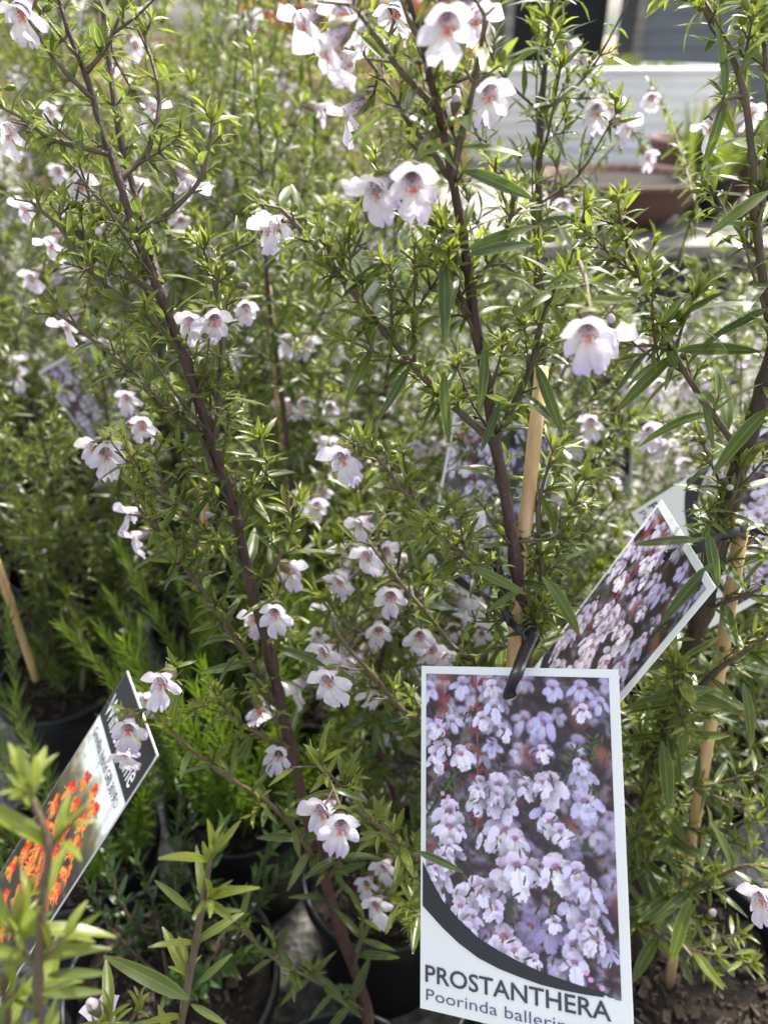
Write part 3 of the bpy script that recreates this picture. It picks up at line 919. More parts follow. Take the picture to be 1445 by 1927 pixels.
# ---- plant with the dark stem beside the second stake
C = Plant(7); C.clear = True
base = Vector((.226, .323, 0))
st = C.stem([Vector((.197, .315, .11))] + pp((1205, 1650, .535), (1230, 1450, .475), (1290, 1250, .42), (1320, 1150, .40), (1375, 930, .372), (1400, 850, .36), (1440, 720, .345), (1470, 600, .335), (1500, 450, .33)), .0062, .003, 'barkdark')
C.dress(st, .020, .025, .02, .35, .008, .36, (.03, .07), .0009, start=.08, youth=(0, .3), leaf_p=.85)
for pts, r0 in (
    (pp((1392, 852, .36), (1322, 752, .352), (1267, 666, .345), (1229, 588, .34), (1187, 480, .335), (1160, 415, .33)), .0017),
    (pp((1262, 662, .345), (1220, 650, .335), (1165, 656, .33)), .0009),
    (pp((1270, 660, .345), (1288, 600, .335), (1308, 555, .33)), .0009),
    (pp((1462, 690, .343), (1440, 560, .338), (1420, 400, .325), (1415, 300, .318), (1400, 180, .31), (1370, 90, .305), (1325, 5, .30)), .0022),
    (pp((1425, 420, .327), (1450, 280, .315), (1440, 120, .31), (1425, -20, .31)), .0015),
    (pp((1400, 180, .31), (1360, 190, .305), (1325, 225, .30)), .0009),
    (pp((1240, 1430, .465), (1270, 1350, .42), (1340, 1270, .395), (1390, 1232, .385), (1460, 1185, .38)), .0022),
    (pp((1190, 1715, .54), (1260, 1690, .47), (1330, 1660, .44), (1400, 1630, .42), (1460, 1635, .41)), .0017),
    (pp((1330, 1110, .395), (1355, 1010, .372), (1380, 930, .36), (1395, 880, .355)), .0014),
    (pp((1290, 1250, .42), (1275, 1330, .385), (1285, 1280, .375), (1270, 1210, .37)), .0011),
    (pp((1320, 1150, .40), (1400, 1120, .385), (1450, 1100, .38)), .0013),
    (pp((1230, 1450, .475), (1300, 1480, .46), (1400, 1460, .45), (1460, 1430, .44)), .0013),
    (pp((1205, 1600, .52), (1270, 1560, .48), (1360, 1560, .46), (1440, 1520, .45)), .0013),
    (pp((1200, 1680, .535), (1240, 1760, .50), (1310, 1790, .48), (1380, 1800, .47)), .0012),
    (pp((1200, 1640, .53), (1200, 1580, .48), (1215, 1500, .46)), .0010),
    (pp((1230, 1450, .475), (1210, 1400, .45), (1200, 1360, .44)), .0010)):
    c = C.stem(pts, r0, r0 * .45, 'twig', 'branch')
    C.dress(c, .012, .026, .018, .55, .0085, .28, (.018, .045), .0008, start=.05, youth=(0, .4), buds=.3)
for f in FLC: C.bloom(*f)
C.clear = False
for (x0, y0, x1, y1, d, L) in ((1330, 1000, 1352, 1115, .34, 0), (1340, 1060, 1240, 1172, .335, 0), (1310, 1015, 1195, 1022, .35, 0), (1445, 770, 1330, 880, .335, 0), (1266, 668, 1155, 775, .34, 0), (1275, 660, 1440, 655, .338, 0),
                               (1445, 580, 1345, 630, .33, 0), (1398, 1285, 1420, 1415, .37, 0), (1245, 1395, 1262, 1540, .40, 0), (1322, 755, 1345, 845, .335, 0), (1340, 1295, 1170, 1330, .38, 0), (1445, 360, 1330, 440, .29, 0), (1300, 1690, 1250, 1820, .43, 0)):
    a, b2 = P(x0, y0, d), P(x1, y1, d)
    v = b2 - a
    C.leaf(a, v, (CAMP - a).normalized() + Vector((random.uniform(-.5, .5), 0, .5)), v.length, .95, random.choice((0, 1, 0)), .05, 1.0)
rc = empty('potted_mint_bush', base)
tag(rc, 'mint bush with a dark stem in the pot holding the second pale stake', 'shrub')
add_pot(rc, .075)
C.finish(rc, base, 300)

# ---- young shoots close to the lens at the lower left
Fp = Plant(9); Fp.near = True; Fp.clear = False
base = Vector((-.10, .085, 0))
st = Fp.stem([Vector((-.085, .10, .11)), Vector((-.082, .125, .30))] + pp((338, 1990, .30), (350, 1880, .285), (370, 1770, .275), (385, 1680, .268), (395, 1620, .264)), .0019, .0009, 'twig')
Fp.dress(st, .020, .024, .016, .5, .008, .1, (.02, .03), .0008, start=.55, youth=(.5, 1.0), buds=.5)
st = Fp.stem([Vector((-.115, .095, .11)), Vector((-.125, .105, .36))] + pp((75, 1980, .215), (72, 1850, .205), (80, 1700, .20), (92, 1590, .197), (60, 1500, .195)), .0017, .0008, 'twig')
Fp.dress(st, .017, .022, .016, .5, .008, .15, (.02, .03), .0008, start=.6, youth=(.4, 1.0), buds=.5)
st = Fp.stem([Vector((-.10, .09, .11)), Vector((-.15, .10, .36))] + pp((10, 1960, .22), (5, 1850, .21), (30, 1760, .205)), .0015, .0008, 'twig')
Fp.dress(st, .016, .022, .016, .5, .008, .1, (.02, .03), .0008, start=.6, youth=(.3, .9), buds=.4)
st = Fp.stem([Vector((-.09, .095, .11)), Vector((-.105, .12, .33))] + pp((200, 2010, .28), (215, 1960, .275), (205, 1925, .275)), .0015, .0008, 'twig')
Fp.dress(st, .014, .018, .014, .4, .008, .1, (.02, .03), .0008, start=.7, youth=(.3, .9), buds=.3)
for f in FLF: Fp.bloom(*f)
for (x0, y0, x1, y1, d) in ((355, 1880, 195, 1795, .272), (360, 1715, 292, 1655, .266), (390, 1715, 455, 1712, .265), (80, 1870, 195, 1865, .20), (90, 1835, 200, 1830, .205), (70, 1815, 180, 1720, .21), (360, 1890, 430, 1930, .27), (375, 1850, 435, 1795, .275)):
    a, b2 = P(x0, y0, d), P(x1, y1, d)
    v = b2 - a
    Fp.leaf(a, v, (CAMP - a).normalized() + Vector((0, 0, .6)), v.length, 1.0, 0, .55, 1.0)
rf = empty('potted_mint_bush', base)
tag(rf, 'young mint bush with fresh yellow-green shoots and no main stake beside the flame-flower tag', 'shrub')
add_pot(rf, .062)
Fp.finish(rf, base, 300)

# ------------------------------------------------------------------ the other potted plants
def auto_plant(seed, h, spread=.13, lean=(0, 0), nfl=24, stem=None, sp=.014, latn=.025, fl_w=.019, zmin=.15, mat='bark'):
    p = Plant(seed); r = p.r
    if stem is None:
        b0 = Vector((r.uniform(-.01, .01), r.uniform(-.01, .01), .11))
        stem = [b0] + [b0 + Vector((lean[0] * f + r.uniform(-.012, .012), lean[1] * f + r.uniform(-.012, .012), (h - .11) * f)) for f in (.25, .5, .75, 1.0)]
    st = p.stem(stem, .0034, .0010, mat)
    p.dress(st, .022, .022, .015, .3, .008, .1, (.02, .04), .0008, start=.1, youth=(0, .4), leaf_p=.8)
    q = resample(st, latn)
    ang = r.uniform(0, 6.28)
    ends = []
    for i, c in enumerate(q[1:-1]):
        f = (i + 1) / len(q)
        if c.z < zmin - .08: continue
        for k in range(2):
            ang += math.pi if k else math.pi / 2 + r.uniform(-.4, .4)
            ln = spread * r.uniform(.7, 1.15) * (1.1 - .65 * f)
            o = Vector((math.cos(ang), math.sin(ang), 0))
            lp = spline([c, c + o * ln * .42 + Vector((0, 0, ln * .35)), c + o * ln * .72 + Vector((0, 0, ln * .95))], 4)
            p.twigs.append((lp, .0010, .0005)); p.curve += lp
            p.dress(lp, sp, .021, .014, .6, .0095, .10, (.015, .03), .0006, start=.05, youth=(.0, .5), buds=.16)
            ends.append((lp, o))
    for k in range(nfl):
        lp, o = r.choice(ends)
        c = r.choice(lp[2:])
        o2 = (o + Vector((r.uniform(-.6, .6), r.uniform(-.6, .6) - .35, -.2))).normalized()
        zax = o2; x = Vector((0, 0, 1)).cross(zax).normalized(); y = zax.cross(x)
        m = Matrix((x, y, zax)).transposed() @ Matrix.Rotation(r.uniform(-.3, .3), 3, 'Z')
        w = fl_w * r.uniform(.85, 1.15)
        p.flowers.append((c + zax * w * .82, m.to_quaternion(), w))
    return p

def order_key_origin(l):
    return l[3] * (1.4 if l[0].y < .01 else 1.0)

# second row, each with its own look
def own_plant(pl, base, label, r=.068, nleaf=150, flo=True, group=None):
    o = empty('potted_mint_bush', base)
    tag(o, label, 'shrub', group)
    add_pot(o, r)
    pl.finish(o, base, nleaf, lo=True, flo=flo)
    return o
gb = Vector((.12, .46, 0))
G = auto_plant(21, .7, .12, nfl=0, stem=[gb + Vector((0, 0, .11))] + pp((1005, 700, .505), (1012, 400, .465), (1018, 220, .45), (1028, 100, .44), (1045, -20, .435)), mat='barkdark')
for f in FLG: G.bloom(*f)
own_plant(G, gb, 'slim mint bush with a straight dark stem behind the staked one, brown bowl beyond', nleaf=200)
hb = Vector((-.06, .605, 0))
Hh = auto_plant(23, .7, .12, nfl=6, stem=[hb + Vector((0, 0, .11))] + pp((560, 980, .71), (528, 725, .665), (506, 560, .635), (496, 400, .615), (490, 240, .60)), mat='barkdark')
Hh.flowers = [(f[0], f[1], f[2]) for f in Hh.flowers]
for f in FLH: Hh.bloom(*f, width=.021)
own_plant(Hh, hb, 'mint bush with a thin dark stem and paired white flowers behind the bright grevillea', nleaf=200)
ib = Vector((-.345, .61, 0))
Ib = auto_plant(25, .66, .13, nfl=5, stem=[ib + Vector((.012, .008, .11))] + pp((140, 1218, .83), (50, 1035, .76), (5, 945, .725), (-40, 800, .69), (-30, 600, .66)), mat='barkdark')
c = Ib.stem([ib + Vector((.02, 0, .11))] + pp((215, 1080, .78), (225, 930, .72), (205, 800, .68), (190, 690, .66)), .0026, .001, 'barkdark')
Ib.dress(c, .012, .022, .017, .6, .009, .75, (.05, .10), .0008, start=.02, youth=(0, .25), buds=.1)
c = Ib.stem([ib + Vector((0, -.02, .11))] + pp((90, 1060, .74), (100, 930, .69), (80, 820, .66)), .0022, .001, 'barkdark')
Ib.dress(c, .012, .022, .017, .6, .009, .75, (.05, .10), .0008, start=.02, youth=(0, .25), buds=.1)
own_plant(Ib, ib, 'shaded mint bush with a thick dark slanting stem behind the flame-flower tag', nleaf=200)
m1 = Vector((.0, .385, 0))
def shift(p, b):
    p.leaves = [(l[0] + b,) + l[1:] for l in p.leaves]
    p.stems = [([c + b for c in s_[0]],) + s_[1:] for s_ in p.stems]
    p.twigs = [([c + b for c in s_[0]],) + s_[1:] for s_ in p.twigs]
    p.buds = [(l[0] + b,) + l[1:] for l in p.buds]
    p.flowers = [(l[0] + b,) + l[1:] for l in p.flowers]
    p.curve = [c + b for c in p.curve]
M1 = auto_plant(27, .46, .12, nfl=26); shift(M1, m1)
own_plant(M1, m1, 'low mint bush full of pale flowers between the leaning stem and the staked plant', nleaf=220)
jb = Vector((.275, .48, 0))
J = auto_plant(29, .50, .13, nfl=26); shift(J, jb)
for f in FLJ: J.bloom(*f, width=.019)
own_plant(J, jb, 'mint bush crowded with pale flowers behind the tilted tag', nleaf=200)

# ---- rows behind: a few shapes, copied
protos = []
for i, (h, spd, nf) in enumerate(((.70, .14, 13), (.66, .13, 18), (.74, .13, 9), (.62, .14, 22))):
    p = auto_plant(40 + i, h, spd, (random.uniform(-.04, .04), random.uniform(-.03, .03)), nf, sp=.0155)
    ro = empty('potted_mint_bush', (0, 0, 0))
    add_pot(ro, .068)
    # the leaves on the camera's side count first
    p.leaves.sort(key=order_key_origin, reverse=True)
    keep = p.leaves[:70]; rest = p.leaves[70:]
    p.leaves = keep
    p.finish(ro, Vector((0, 0, 0)), 70, lo=True, flo=True)
    bake_leaves(rest, LEAF_LO, M['leafback'], 'foliage', ro, Vector((0, 0, 0)))
    protos.append([ro, False])
def place(i, loc, rz, sc=1.0, label=None, group=None):
    ro, used = protos[i]
    if not used:
        protos[i][1] = True
        r = ro
    else:
        r = ro.copy(); COL.objects.link(r)
        for ch in ro.children:
            c = ch.copy(); COL.objects.link(c); c.parent = r
    r.location = loc; r.rotation_euler = (0, 0, rz); r.scale = (1, 1, sc)
    tag(r, label, 'shrub', group)
    return r
taken = [(-.028, .21, .07), (.11, .235, .07), (.226, .323, .075), (-.10, .085, .065), (.12, .46, .07), (-.06, .605, .07), (-.345, .61, .07), (0, .385, .07), (.275, .48, .07),
         (-.155, .30, .078), (-.265, .415, .07), (-.13, .465, .07)]
rr = random.Random(4)
k = 0
for row, y in enumerate((.60, .745, .89, 1.035, 1.18, 1.325, 1.47)):
    for ix in range(-7, 8):
        x = ix * .147 + (.07 if row % 2 else .0) + rr.uniform(-.006, .006)
        yy = y + rr.uniform(-.006, .006)
        if abs(x) > .16 + .50 * yy: continue
        if any((x - a) ** 2 + (yy - b_) ** 2 < (c + .069) ** 2 for a, b_, c in taken): continue
        if row >= 3 and x > .10: continue
        if row >= 5 and x > -.05: continue
        right = x > .10
        sc = rr.uniform(.66, .78) if right else (rr.uniform(.94, 1.10) if -.42 * yy < x < .05 and row > 1 else rr.uniform(.74, .88))
        place(k % 4, (x, yy, 0), rr.uniform(-.9, .9), sc,
              'short mint bush with pale flowers in the open rows before the brown bowl' if right else 'tall mint bush with pale flowers in the packed rows before the dry field',
              'short mint bushes before the brown bowl' if right else 'tall mint bushes in the packed rows')
        k += 1
print('row plants', k)

# ---- grevilleas: upright shoots of narrow leaves
def grevillea(seed, base, n, h, label, mat, tmpl, tips=.4, L=(.014, .022), spread=.05, r=.07, per=60, dense=.0035):
    rr = random.Random(seed)
    root = empty('potted_grevillea', base)
    tag(root, label, 'shrub')
    add_pot(root, r)
    leaves = []
    for i in range(n):
        a, q = rr.uniform(0, 6.28), rr.uniform(0, .6) * r
        b0 = Vector((q * math.cos(a), q * math.sin(a), .112))
        hh = h * rr.uniform(.55, 1.0)
        top = b0 + Vector((spread * math.cos(a) * rr.uniform(.4, 1.2), spread * math.sin(a) * rr.uniform(.4, 1.2), hh))
        c = spline([b0, b0.lerp(top, .5) + Vector((rr.uniform(-.01, .01), rr.uniform(-.01, .01), 0)), top], 6)
        MB().tube(c, [.0016 - .001 * j / (len(c) - 1) for j in range(len(c))], 6).build('stem', M['twig'], root)
        pts = resample(c, dense)
        ph = rr.uniform(0, 6.28)
        for j, p in enumerate(pts):
            f = j / len(pts)
            if f < .15: continue
            t = (pts[min(j + 1, len(pts) - 1)] - pts[max(0, j - 1)]).normalized()
            for s_ in range(2):
                ph += 2.4
                o = Vector((math.cos(ph), math.sin(ph), 0)); o = (o - t * o.dot(t)).normalized()
                d = o * (1.0 - .55 * f) + t * (.7 + .7 * f)
                leaves.append((p, d.normalized(), t - o * .1, rr.uniform(*L) * (1.05 - .3 * f), rr.uniform(.8, 1.2), rr.randrange(len(tmpl)), min(1, .1 + tips * f + rr.uniform(0, .25))))
    rr.shuffle(leaves)
    if per:
        mes = []
        for V, C_, Q in tmpl:
            C_ = C_.copy(); C_[:, 3] = .35
            mes.append(mesh_np('leaf', V, Q, M[mat], C_))
        for l in leaves[:per]:
            d, sd, nn = basis(l[1], l[2]); mw = Matrix.Identity(4)
            mw.col[0][:3] = d * l[3]; mw.col[1][:3] = sd * (l[3] * l[4]); mw.col[2][:3] = nn * l[3]; mw.translation = l[0]
            link('leaf', mes[l[5]], root, mw)
    bake_leaves(leaves[per:], tmpl, M[mat], 'foliage', root, Vector((0, 0, 0)))
    return root
grevillea(1, (-.13, .465, 0), 30, .27, 'bright green needle-leaved grevillea rising behind the flame-flower tag', 'grev', NEEDLE, .6, L=(.018, .030), spread=.085, per=250, dense=.003)
grevillea(2, (-.265, .415, 0), 16, .21, 'small grevillea in the pot beneath the flame-flower tag', 'grev', NEEDLE, .5, L=(.018, .028), spread=.10, per=200, dense=.003)
grevillea(3, (-.155, .30, 0), 12, .14, 'low dark toothed-leaf grevillea in the open pot by the leaning stem', 'grevdark', TOOTH, .1, L=(.012, .021), spread=.075, r=.078, per=200, dense=.006)

# ------------------------------------------------------------------ stakes, tags and ties
def stake(a, b_, r, label, mid=None):
    a, b_ = Vector(a), Vector(b_)
    root = empty('wooden_stake', b_)
    tag(root, label, 'stake')
    ax = (a - b_).normalized()
    pts = [b_, Vector(mid), a] if mid is not None else [b_.lerp(a, i / 6) for i in range(7)]
    c = spline(pts, 5) if mid is not None else pts
    n = len(c)
    q = ax.to_track_quat('Z', 'Y')
    inv = q.to_matrix().to_4x4()
    loc = [inv.inverted() @ (p - b_) for p in c]
    o = MB().tube(loc, [r * (1 + .03 * math.sin(i * 1.7)) for i in range(n)], 10).build('shaft', M['stake'], root, mw=inv)
    MB().lathe([(r * .99, -.0004), (r * .93, .0009), (r * .5, .0012), (.0001, .0012)], 10).build('cut_end', M['stake'], root, mw=Matrix.Translation(a - b_) @ inv)
    return root
stake(P(1019, 694, .355), P(912, 1985, .53), .0034, 'pale round timber stake rising above the big hanging tag', mid=P(964, 1250, .385))
stake(P(1396, 985, .375), P(1256, 1862, .578), .0036, 'pale round timber stake standing in the pot beside the dark stem')
stake(P(505, 540, .64), P(548, 1000, .74) - Vector((0, .0, .20)), .0026, 'thin pale stake among white flowers behind the leaning stem')
stake(P(-8, 1050, .66), P(45, 1205, .72) - Vector((0, 0, .05)), .0035, 'short pale stake slanting beside the dark slanting stem')
stake(P(385, 905, .62), P(385, 1200, .76), .0035, 'pale stake half hidden behind the red-brown leaning stem')

# ---- photo prints painted from shapes, one colour per vertex
class Canvas:
    def __init__(s, w, h, x0, y0, x1, y1, res, seed):
        s.nx, s.ny = int((x1 - x0) / res), int((y1 - y0) / res)
        s.x = np.linspace(x0, x1, s.nx + 1); s.y = np.linspace(y0, y1, s.ny + 1)
        s.X, s.Y = np.meshgrid(s.x, s.y)
        s.rgb = np.zeros(s.X.shape + (3,))
        s.g = np.random.default_rng(seed)
    def noise(s, scale, octv=4):
        out = np.zeros(s.X.shape); amp = 1.0; tot = 0
        for o in range(octv):
            n = 64
            T = s.g.random((n, n))
            u = (s.X / scale * 2 ** o) % n; v = (s.Y / scale * 2 ** o) % n
            i, j = u.astype(int), v.astype(int); fu, fv = u - i, v - j
            fu = fu * fu * (3 - 2 * fu); fv = fv * fv * (3 - 2 * fv)
            i2, j2 = (i + 1) % n, (j + 1) % n
            out += amp * (T[j, i] * (1 - fu) * (1 - fv) + T[j, i2] * fu * (1 - fv) + T[j2, i] * (1 - fu) * fv + T[j2, i2] * fu * fv)
            tot += amp; amp *= .55
        return out / tot
    def blend(s, mask, col):
        mask = np.clip(mask, 0, 1)[..., None]
        s.rgb = s.rgb * (1 - mask) + np.array(col) * mask
    def oval(s, cx, cy, rx, ry, ang, col, soft=.12, rag=0.0, notch=0.0, alpha=1.0, shade=None):
        R_ = max(rx, ry) * 1.5 + 1
        i0, i1 = np.searchsorted(s.x, cx - R_), np.searchsorted(s.x, cx + R_)
        j0, j1 = np.searchsorted(s.y, cy - R_), np.searchsorted(s.y, cy + R_)
        if i1 <= i0 or j1 <= j0: return
        X, Y = s.X[j0:j1, i0:i1] - cx, s.Y[j0:j1, i0:i1] - cy
        ca, sa = math.cos(ang), math.sin(ang)
        u, v = (X * ca + Y * sa) / rx, (-X * sa + Y * ca) / ry
        rad = np.sqrt(u * u + v * v); th = np.arctan2(v, u)
        lim = 1 + rag * np.sin(th * 9 + cx) + rag * .6 * np.sin(th * 17 + cy) - notch * np.exp(-((th - math.pi / 2) / .3) ** 2)
        m = np.clip((lim - rad) / max(soft, 1e-3) + .5, 0, 1) * alpha
        c = np.array(col)[None, None]
        if shade is not None:
            k_ = np.clip((v + 1) / 2, 0, 1)[..., None]; c = c * (1 - k_) + np.array(shade) * k_
        sub = s.rgb[j0:j1, i0:i1]
        s.rgb[j0:j1, i0:i1] = sub * (1 - m[..., None]) + c * m[..., None]
    def line(s, pts, w, col, soft=.3, alpha=1.0):
        for (x0, y0), (x1, y1) in zip(pts, pts[1:]):
            L = math.hypot(x1 - x0, y1 - y0)
            for k_ in range(int(L / (w * .6)) + 1):
                t = k_ * w * .6 / max(L, 1e-6)
                s.oval(x0 + (x1 - x0) * t, y0 + (y1 - y0) * t, w, w, 0, col, soft, alpha=alpha)
    def flower(s, x, y, w, rot=0.0, soft=.14, tone=0.0, rag=.07, alpha=1.0, dark=.35):
        """tone 0 white, 1 lilac, 2 violet in shade"""
        g_ = s.g
        wh = [np.array((.97, .97, .985)), np.array((.80, .80, .91)), np.array((.50, .45, .58))]
        b_ = wh[int(tone)] * (1 - tone % 1) + wh[min(2, int(tone) + 1)] * (tone % 1)
        rot += g_.uniform(-.3, .3); fl = g_.uniform(.75, 1.1)
        def rt(dx, dy):
            dx *= fl
            return x + (dx * math.cos(rot) - dy * math.sin(rot)) * w, y + (dx * math.sin(rot) + dy * math.cos(rot)) * w
        if dark: s.oval(x + .05 * w, y + .22 * w, .5 * w, .55 * w, rot, (.24, .19, .23), 1.1, alpha=dark * alpha)
        for sg in (-1, 1):
            k_ = g_.uniform(.75, 1.2); cx, cy = rt(sg * .33 * k_, .17 + g_.uniform(-.06, .06))
            s.oval(cx, cy, .15 * w * g_.uniform(.7, 1.15), .27 * w * k_, rot - sg * g_.uniform(.4, 1.0), b_ * (.95, .94, .99), soft, rag * g_.uniform(.5, 1.3), alpha=alpha, shade=b_ * (.90, .88, .98))
        k_ = g_.uniform(.8, 1.15); cx, cy = rt(0, .42 * k_); s.oval(cx, cy, .23 * w * g_.uniform(.8, 1.2), .34 * w * k_, rot, b_, soft, rag * 1.3, .16, alpha, b_ * (.94, .92, .99))
        cx, cy = rt(g_.uniform(-.06, .06), .30); s.oval(cx, cy, .03 * w, .28 * w, rot, b_ * (.86, .83, .95), .8, alpha=alpha * .7)
        cx, cy = rt(0, -.14); s.oval(cx, cy, .27 * w, .17 * w, rot, b_ * (.96, .93, .98), soft, rag, alpha=alpha, shade=b_ * (.84, .76, .88))
        cx, cy = rt(0, .0); s.oval(cx, cy, .11 * w, .07 * w, rot, np.array((.60, .40, .52)) * b_.mean(), .6, alpha=alpha * .7)
        if g_.random() < .5:
            cx, cy = rt(.01, .08); s.oval(cx, cy, .045 * w, .05 * w, rot, (.82, .48, .36), .6, alpha=alpha * .7)
    def mesh(s, name, hole=None, keep=None, H=0):
        lin = np.where(s.rgb <= .04045, s.rgb / 12.92, ((np.clip(s.rgb, 0, 1) + .055) / 1.055) ** 2.4)
        V = np.stack([s.X / 1000, -s.Y / 1000, np.zeros_like(s.X)], -1).reshape(-1, 3)
        C_ = np.concatenate([lin.reshape(-1, 3), np.ones((lin.size // 3, 1))], 1)
        w = s.nx + 1
        jj, ii = np.meshgrid(np.arange(s.ny), np.arange(s.nx), indexing='ij')
        a = (jj * w + ii)
        ok = np.ones_like(a, bool)
        xc, yc = (s.x[:-1] + s.x[1:])[None] / 2, (s.y[:-1] + s.y[1:])[:, None] / 2
        if hole: ok &= (xc - hole[0]) ** 2 + (yc - hole[1]) ** 2 > (hole[2] + .15) ** 2
        if keep: ok &= keep(xc, yc)
        a = a[ok]
        Q = np.stack([a + w, a + w + 1, a + 1, a], -1)
        return mesh_np(name, V * np.array((TS, TS, 1)), Q, M['print'], C_)

TS = 1.1                       # tags are 88 x 143 mm
HOLE = (80 * .484, 130 * .079, 2.0)
def lowcurve(t):               # lower edge of the picture, tag fractions
    pts = [(.0, .58), (.03, .622), (.12, .70), (.2, .742), (.309, .788), (.45, .82), (.615, .845), (.829, .862), (.95, .873), (1.0, .876)]
    return np.interp(t, [p[0] for p in pts], [p[1] for p in pts])
def pic_mint():
    cv = Canvas(80, 130, 80 * .028, 130 * .024, 80 * .955, 130 * .874, .36, 5)
    n1, n2, n3 = cv.noise(9), cv.noise(5), cv.noise(3)
    cv.rgb[:] = (.22, .18, .20)
    cv.blend((n1 - .45) * 5, (.60, .56, .66)); cv.blend((n2 - .50) * 6, (.16, .13, .13)); cv.blend((n3 - .60) * 6, (.42, .26, .24)); cv.blend((n1 - .6) * 7, (.24, .30, .20))
    def at(cx, cy, oy=1240):   # picture place from a place on the hanging tag
        px, py = 780 + cx / 3.6125, oy + cy / 3.6125
        u = (px - (793 - (py - 1253) * .0094)) / (370 + (py - 1255) * .047)
        v = ((py - 1255 - u * 7) / (640 + u * 88)); v = v * (1 + .10 * (1 - v))
        return u * 80, v * 130
    g_ = cv.g
    for i in range(70):        # soft far blossoms
        x, y = g_.uniform(2, 77), g_.uniform(3, 112)
        t = 0.3 if x < 30 else (.6 if y < 60 else 1.1)
        cv.flower(x, y, g_.uniform(6, 11), g_.uniform(-.6, .6), .6, t + g_.uniform(-.3, .3), .03, .8, .25)
    for i in range(50):
        x, y = g_.uniform(2, 77), g_.uniform(3, 112)
        cv.oval(x, y, g_.uniform(1.5, 4), g_.uniform(1.5, 5), g_.uniform(-1, 1), [(.15, .12, .12), (.24, .28, .17), (.50, .25, .24), (.13, .11, .12), (.62, .40, .33)][i % 5], .9, .03, alpha=.75)
    for x0, y0, x1, y1 in ((24, 3, 24, 62), (10, 12, 9, 40)):
        cv.line([(x0, y0), (x0 + .6, (y0 + y1) / 2), (x1, y1)], .38, (.56, .32, .27))
        for k_ in range(7):
            yy = y0 + (y1 - y0) * (k_ + .5) / 7
            for sg in (-1, 1): cv.oval(x0 + sg * g_.uniform(1.2, 2.2), yy + g_.uniform(-2, 2), .8, g_.uniform(1.1, 2.0), sg * g_.uniform(.3, .9), (.60, .20 + .12 * (k_ % 2), .25), .35)
    for pts in (((20, 18), (13, 38), (14, 50)), ((64, 28), (58, 45), (53, 52)), ((70, 24), (66, 42)), ((2, 60), (14, 42)), ((52, 88), (56, 60))):
        cv.line(list(pts), .4, (.22, .15, .13))
        for k_ in range(9):
            x, y = pts[0]; x2, y2 = pts[-1]; t = (k_ + .5) / 9
            for sg in (-1, 1): cv.oval(x + (x2 - x) * t + sg * 1.3, y + (y2 - y) * t - .5, .45, 1.5, sg * .8 + g_.uniform(-.3, .3), (.25, .38, .24) if k_ % 2 else (.36, .40, .20), .3)
    L5 = [(600, 430, 170, 1), (910, 430, 200, 1), (890, 600, 170, 1.4), (560, 580, 150, .9), (350, 170, 150, .8), (970, 200, 160, .9), (1150, 200, 160, .9), (1270, 300, 120, 1), (100, 200, 160, .6), (90, 450, 170, .4), (270, 420, 130, .5)]
    for (x, y, w, t) in L5:
        u, v = at(x, y); cv.flower(u, v, w / 16.5, g_.uniform(-.25, .25), .35, t, .03)
    S5 = [(150, 640, 150, .3), (335, 640, 150, .2), (1160, 760, 170, 1.1), (1170, 960, 190, 1.0), (930, 1040, 160, 1.2), (450, 960, 130, .5), (790, 850, 130, .3), (600, 1080, 170, .6), (600, 850, 200, .1), (950, 840, 190, .1), (250, 1020, 200, .1), (560, 190, 120, .1)]
    S6 = [(1300, 880, 130, 1.2), (820, 720, 170, 1.9), (950, 760, 150, 1.8), (510, 800, 120, 1.6), (1240, 640, 150, 1.1), (1100, 560, 180, .8), (1100, 850, 160, .7), (1110, 970, 150, .6), (230, 200, 180, .9), (190, 360, 180, .2), (250, 40, 190, .1), (540, 110, 140, .5), (650, 70, 190, .1), (720, 130, 160, .2),
          (1200, 480, 170, .8), (1130, 400, 180, .8), (540, 480, 190, .2), (450, 470, 210, .1), (830, 330, 160, .2), (640, 330, 180, .2), (730, 310, 220, .0), (985, 320, 210, .1), (140, 480, 130, .6), (330, 580, 150, .4), (640, 790, 190, .3), (710, 890, 180, .1), (780, 980, 100, .3), (1180, 720, 130, 1)]
    for lst, oy in ((S5, 1240), (S6, 1540)):
        for (x, y, w, t) in lst:
            u, v = at(x, y, oy); cv.flower(u, v, w / 13.6, g_.uniform(-.3, .3), .11, max(0, t - .3), .05)
    for i in range(46):
        x, y = g_.uniform(4, 74), g_.uniform(14, 108)
        if x > 46 and y < 58 and i % 3: continue
        cv.flower(x, y, g_.uniform(6.5, 10.5), g_.uniform(-.5, .5), .12, g_.uniform(0, .5), .05, 1.0, .5)
    for i in range(150):
        x, y = g_.uniform(3, 76), g_.uniform(20, 112)
        cv.oval(x, y, .4, g_.uniform(.8, 2.0), g_.uniform(-1.2, 1.2), [(.22, .33, .20), (.34, .24, .20), (.42, .42, .20), (.18, .15, .17)][i % 4], .3, alpha=.85)
    sh = cv.noise(2.2, 3)
    cv.rgb *= (1 - .16 * np.clip((sh - .5) * 5, 0, 1))[..., None] * np.array((1, .985, 1.0))
    cv.rgb = np.clip(cv.rgb, 0, 1)
    for (x, y) in ((66, 108), (70, 110), (64.5, 106), (12, 51), (9.5, 50)): cv.oval(x, y, 1.0, .9, 0, (.86, .62, .80), .3)
    return cv.mesh('photo_print', HOLE, lambda x, y: y / 130 < lowcurve(x / 80) - .004)
PRINT_MINT = pic_mint()

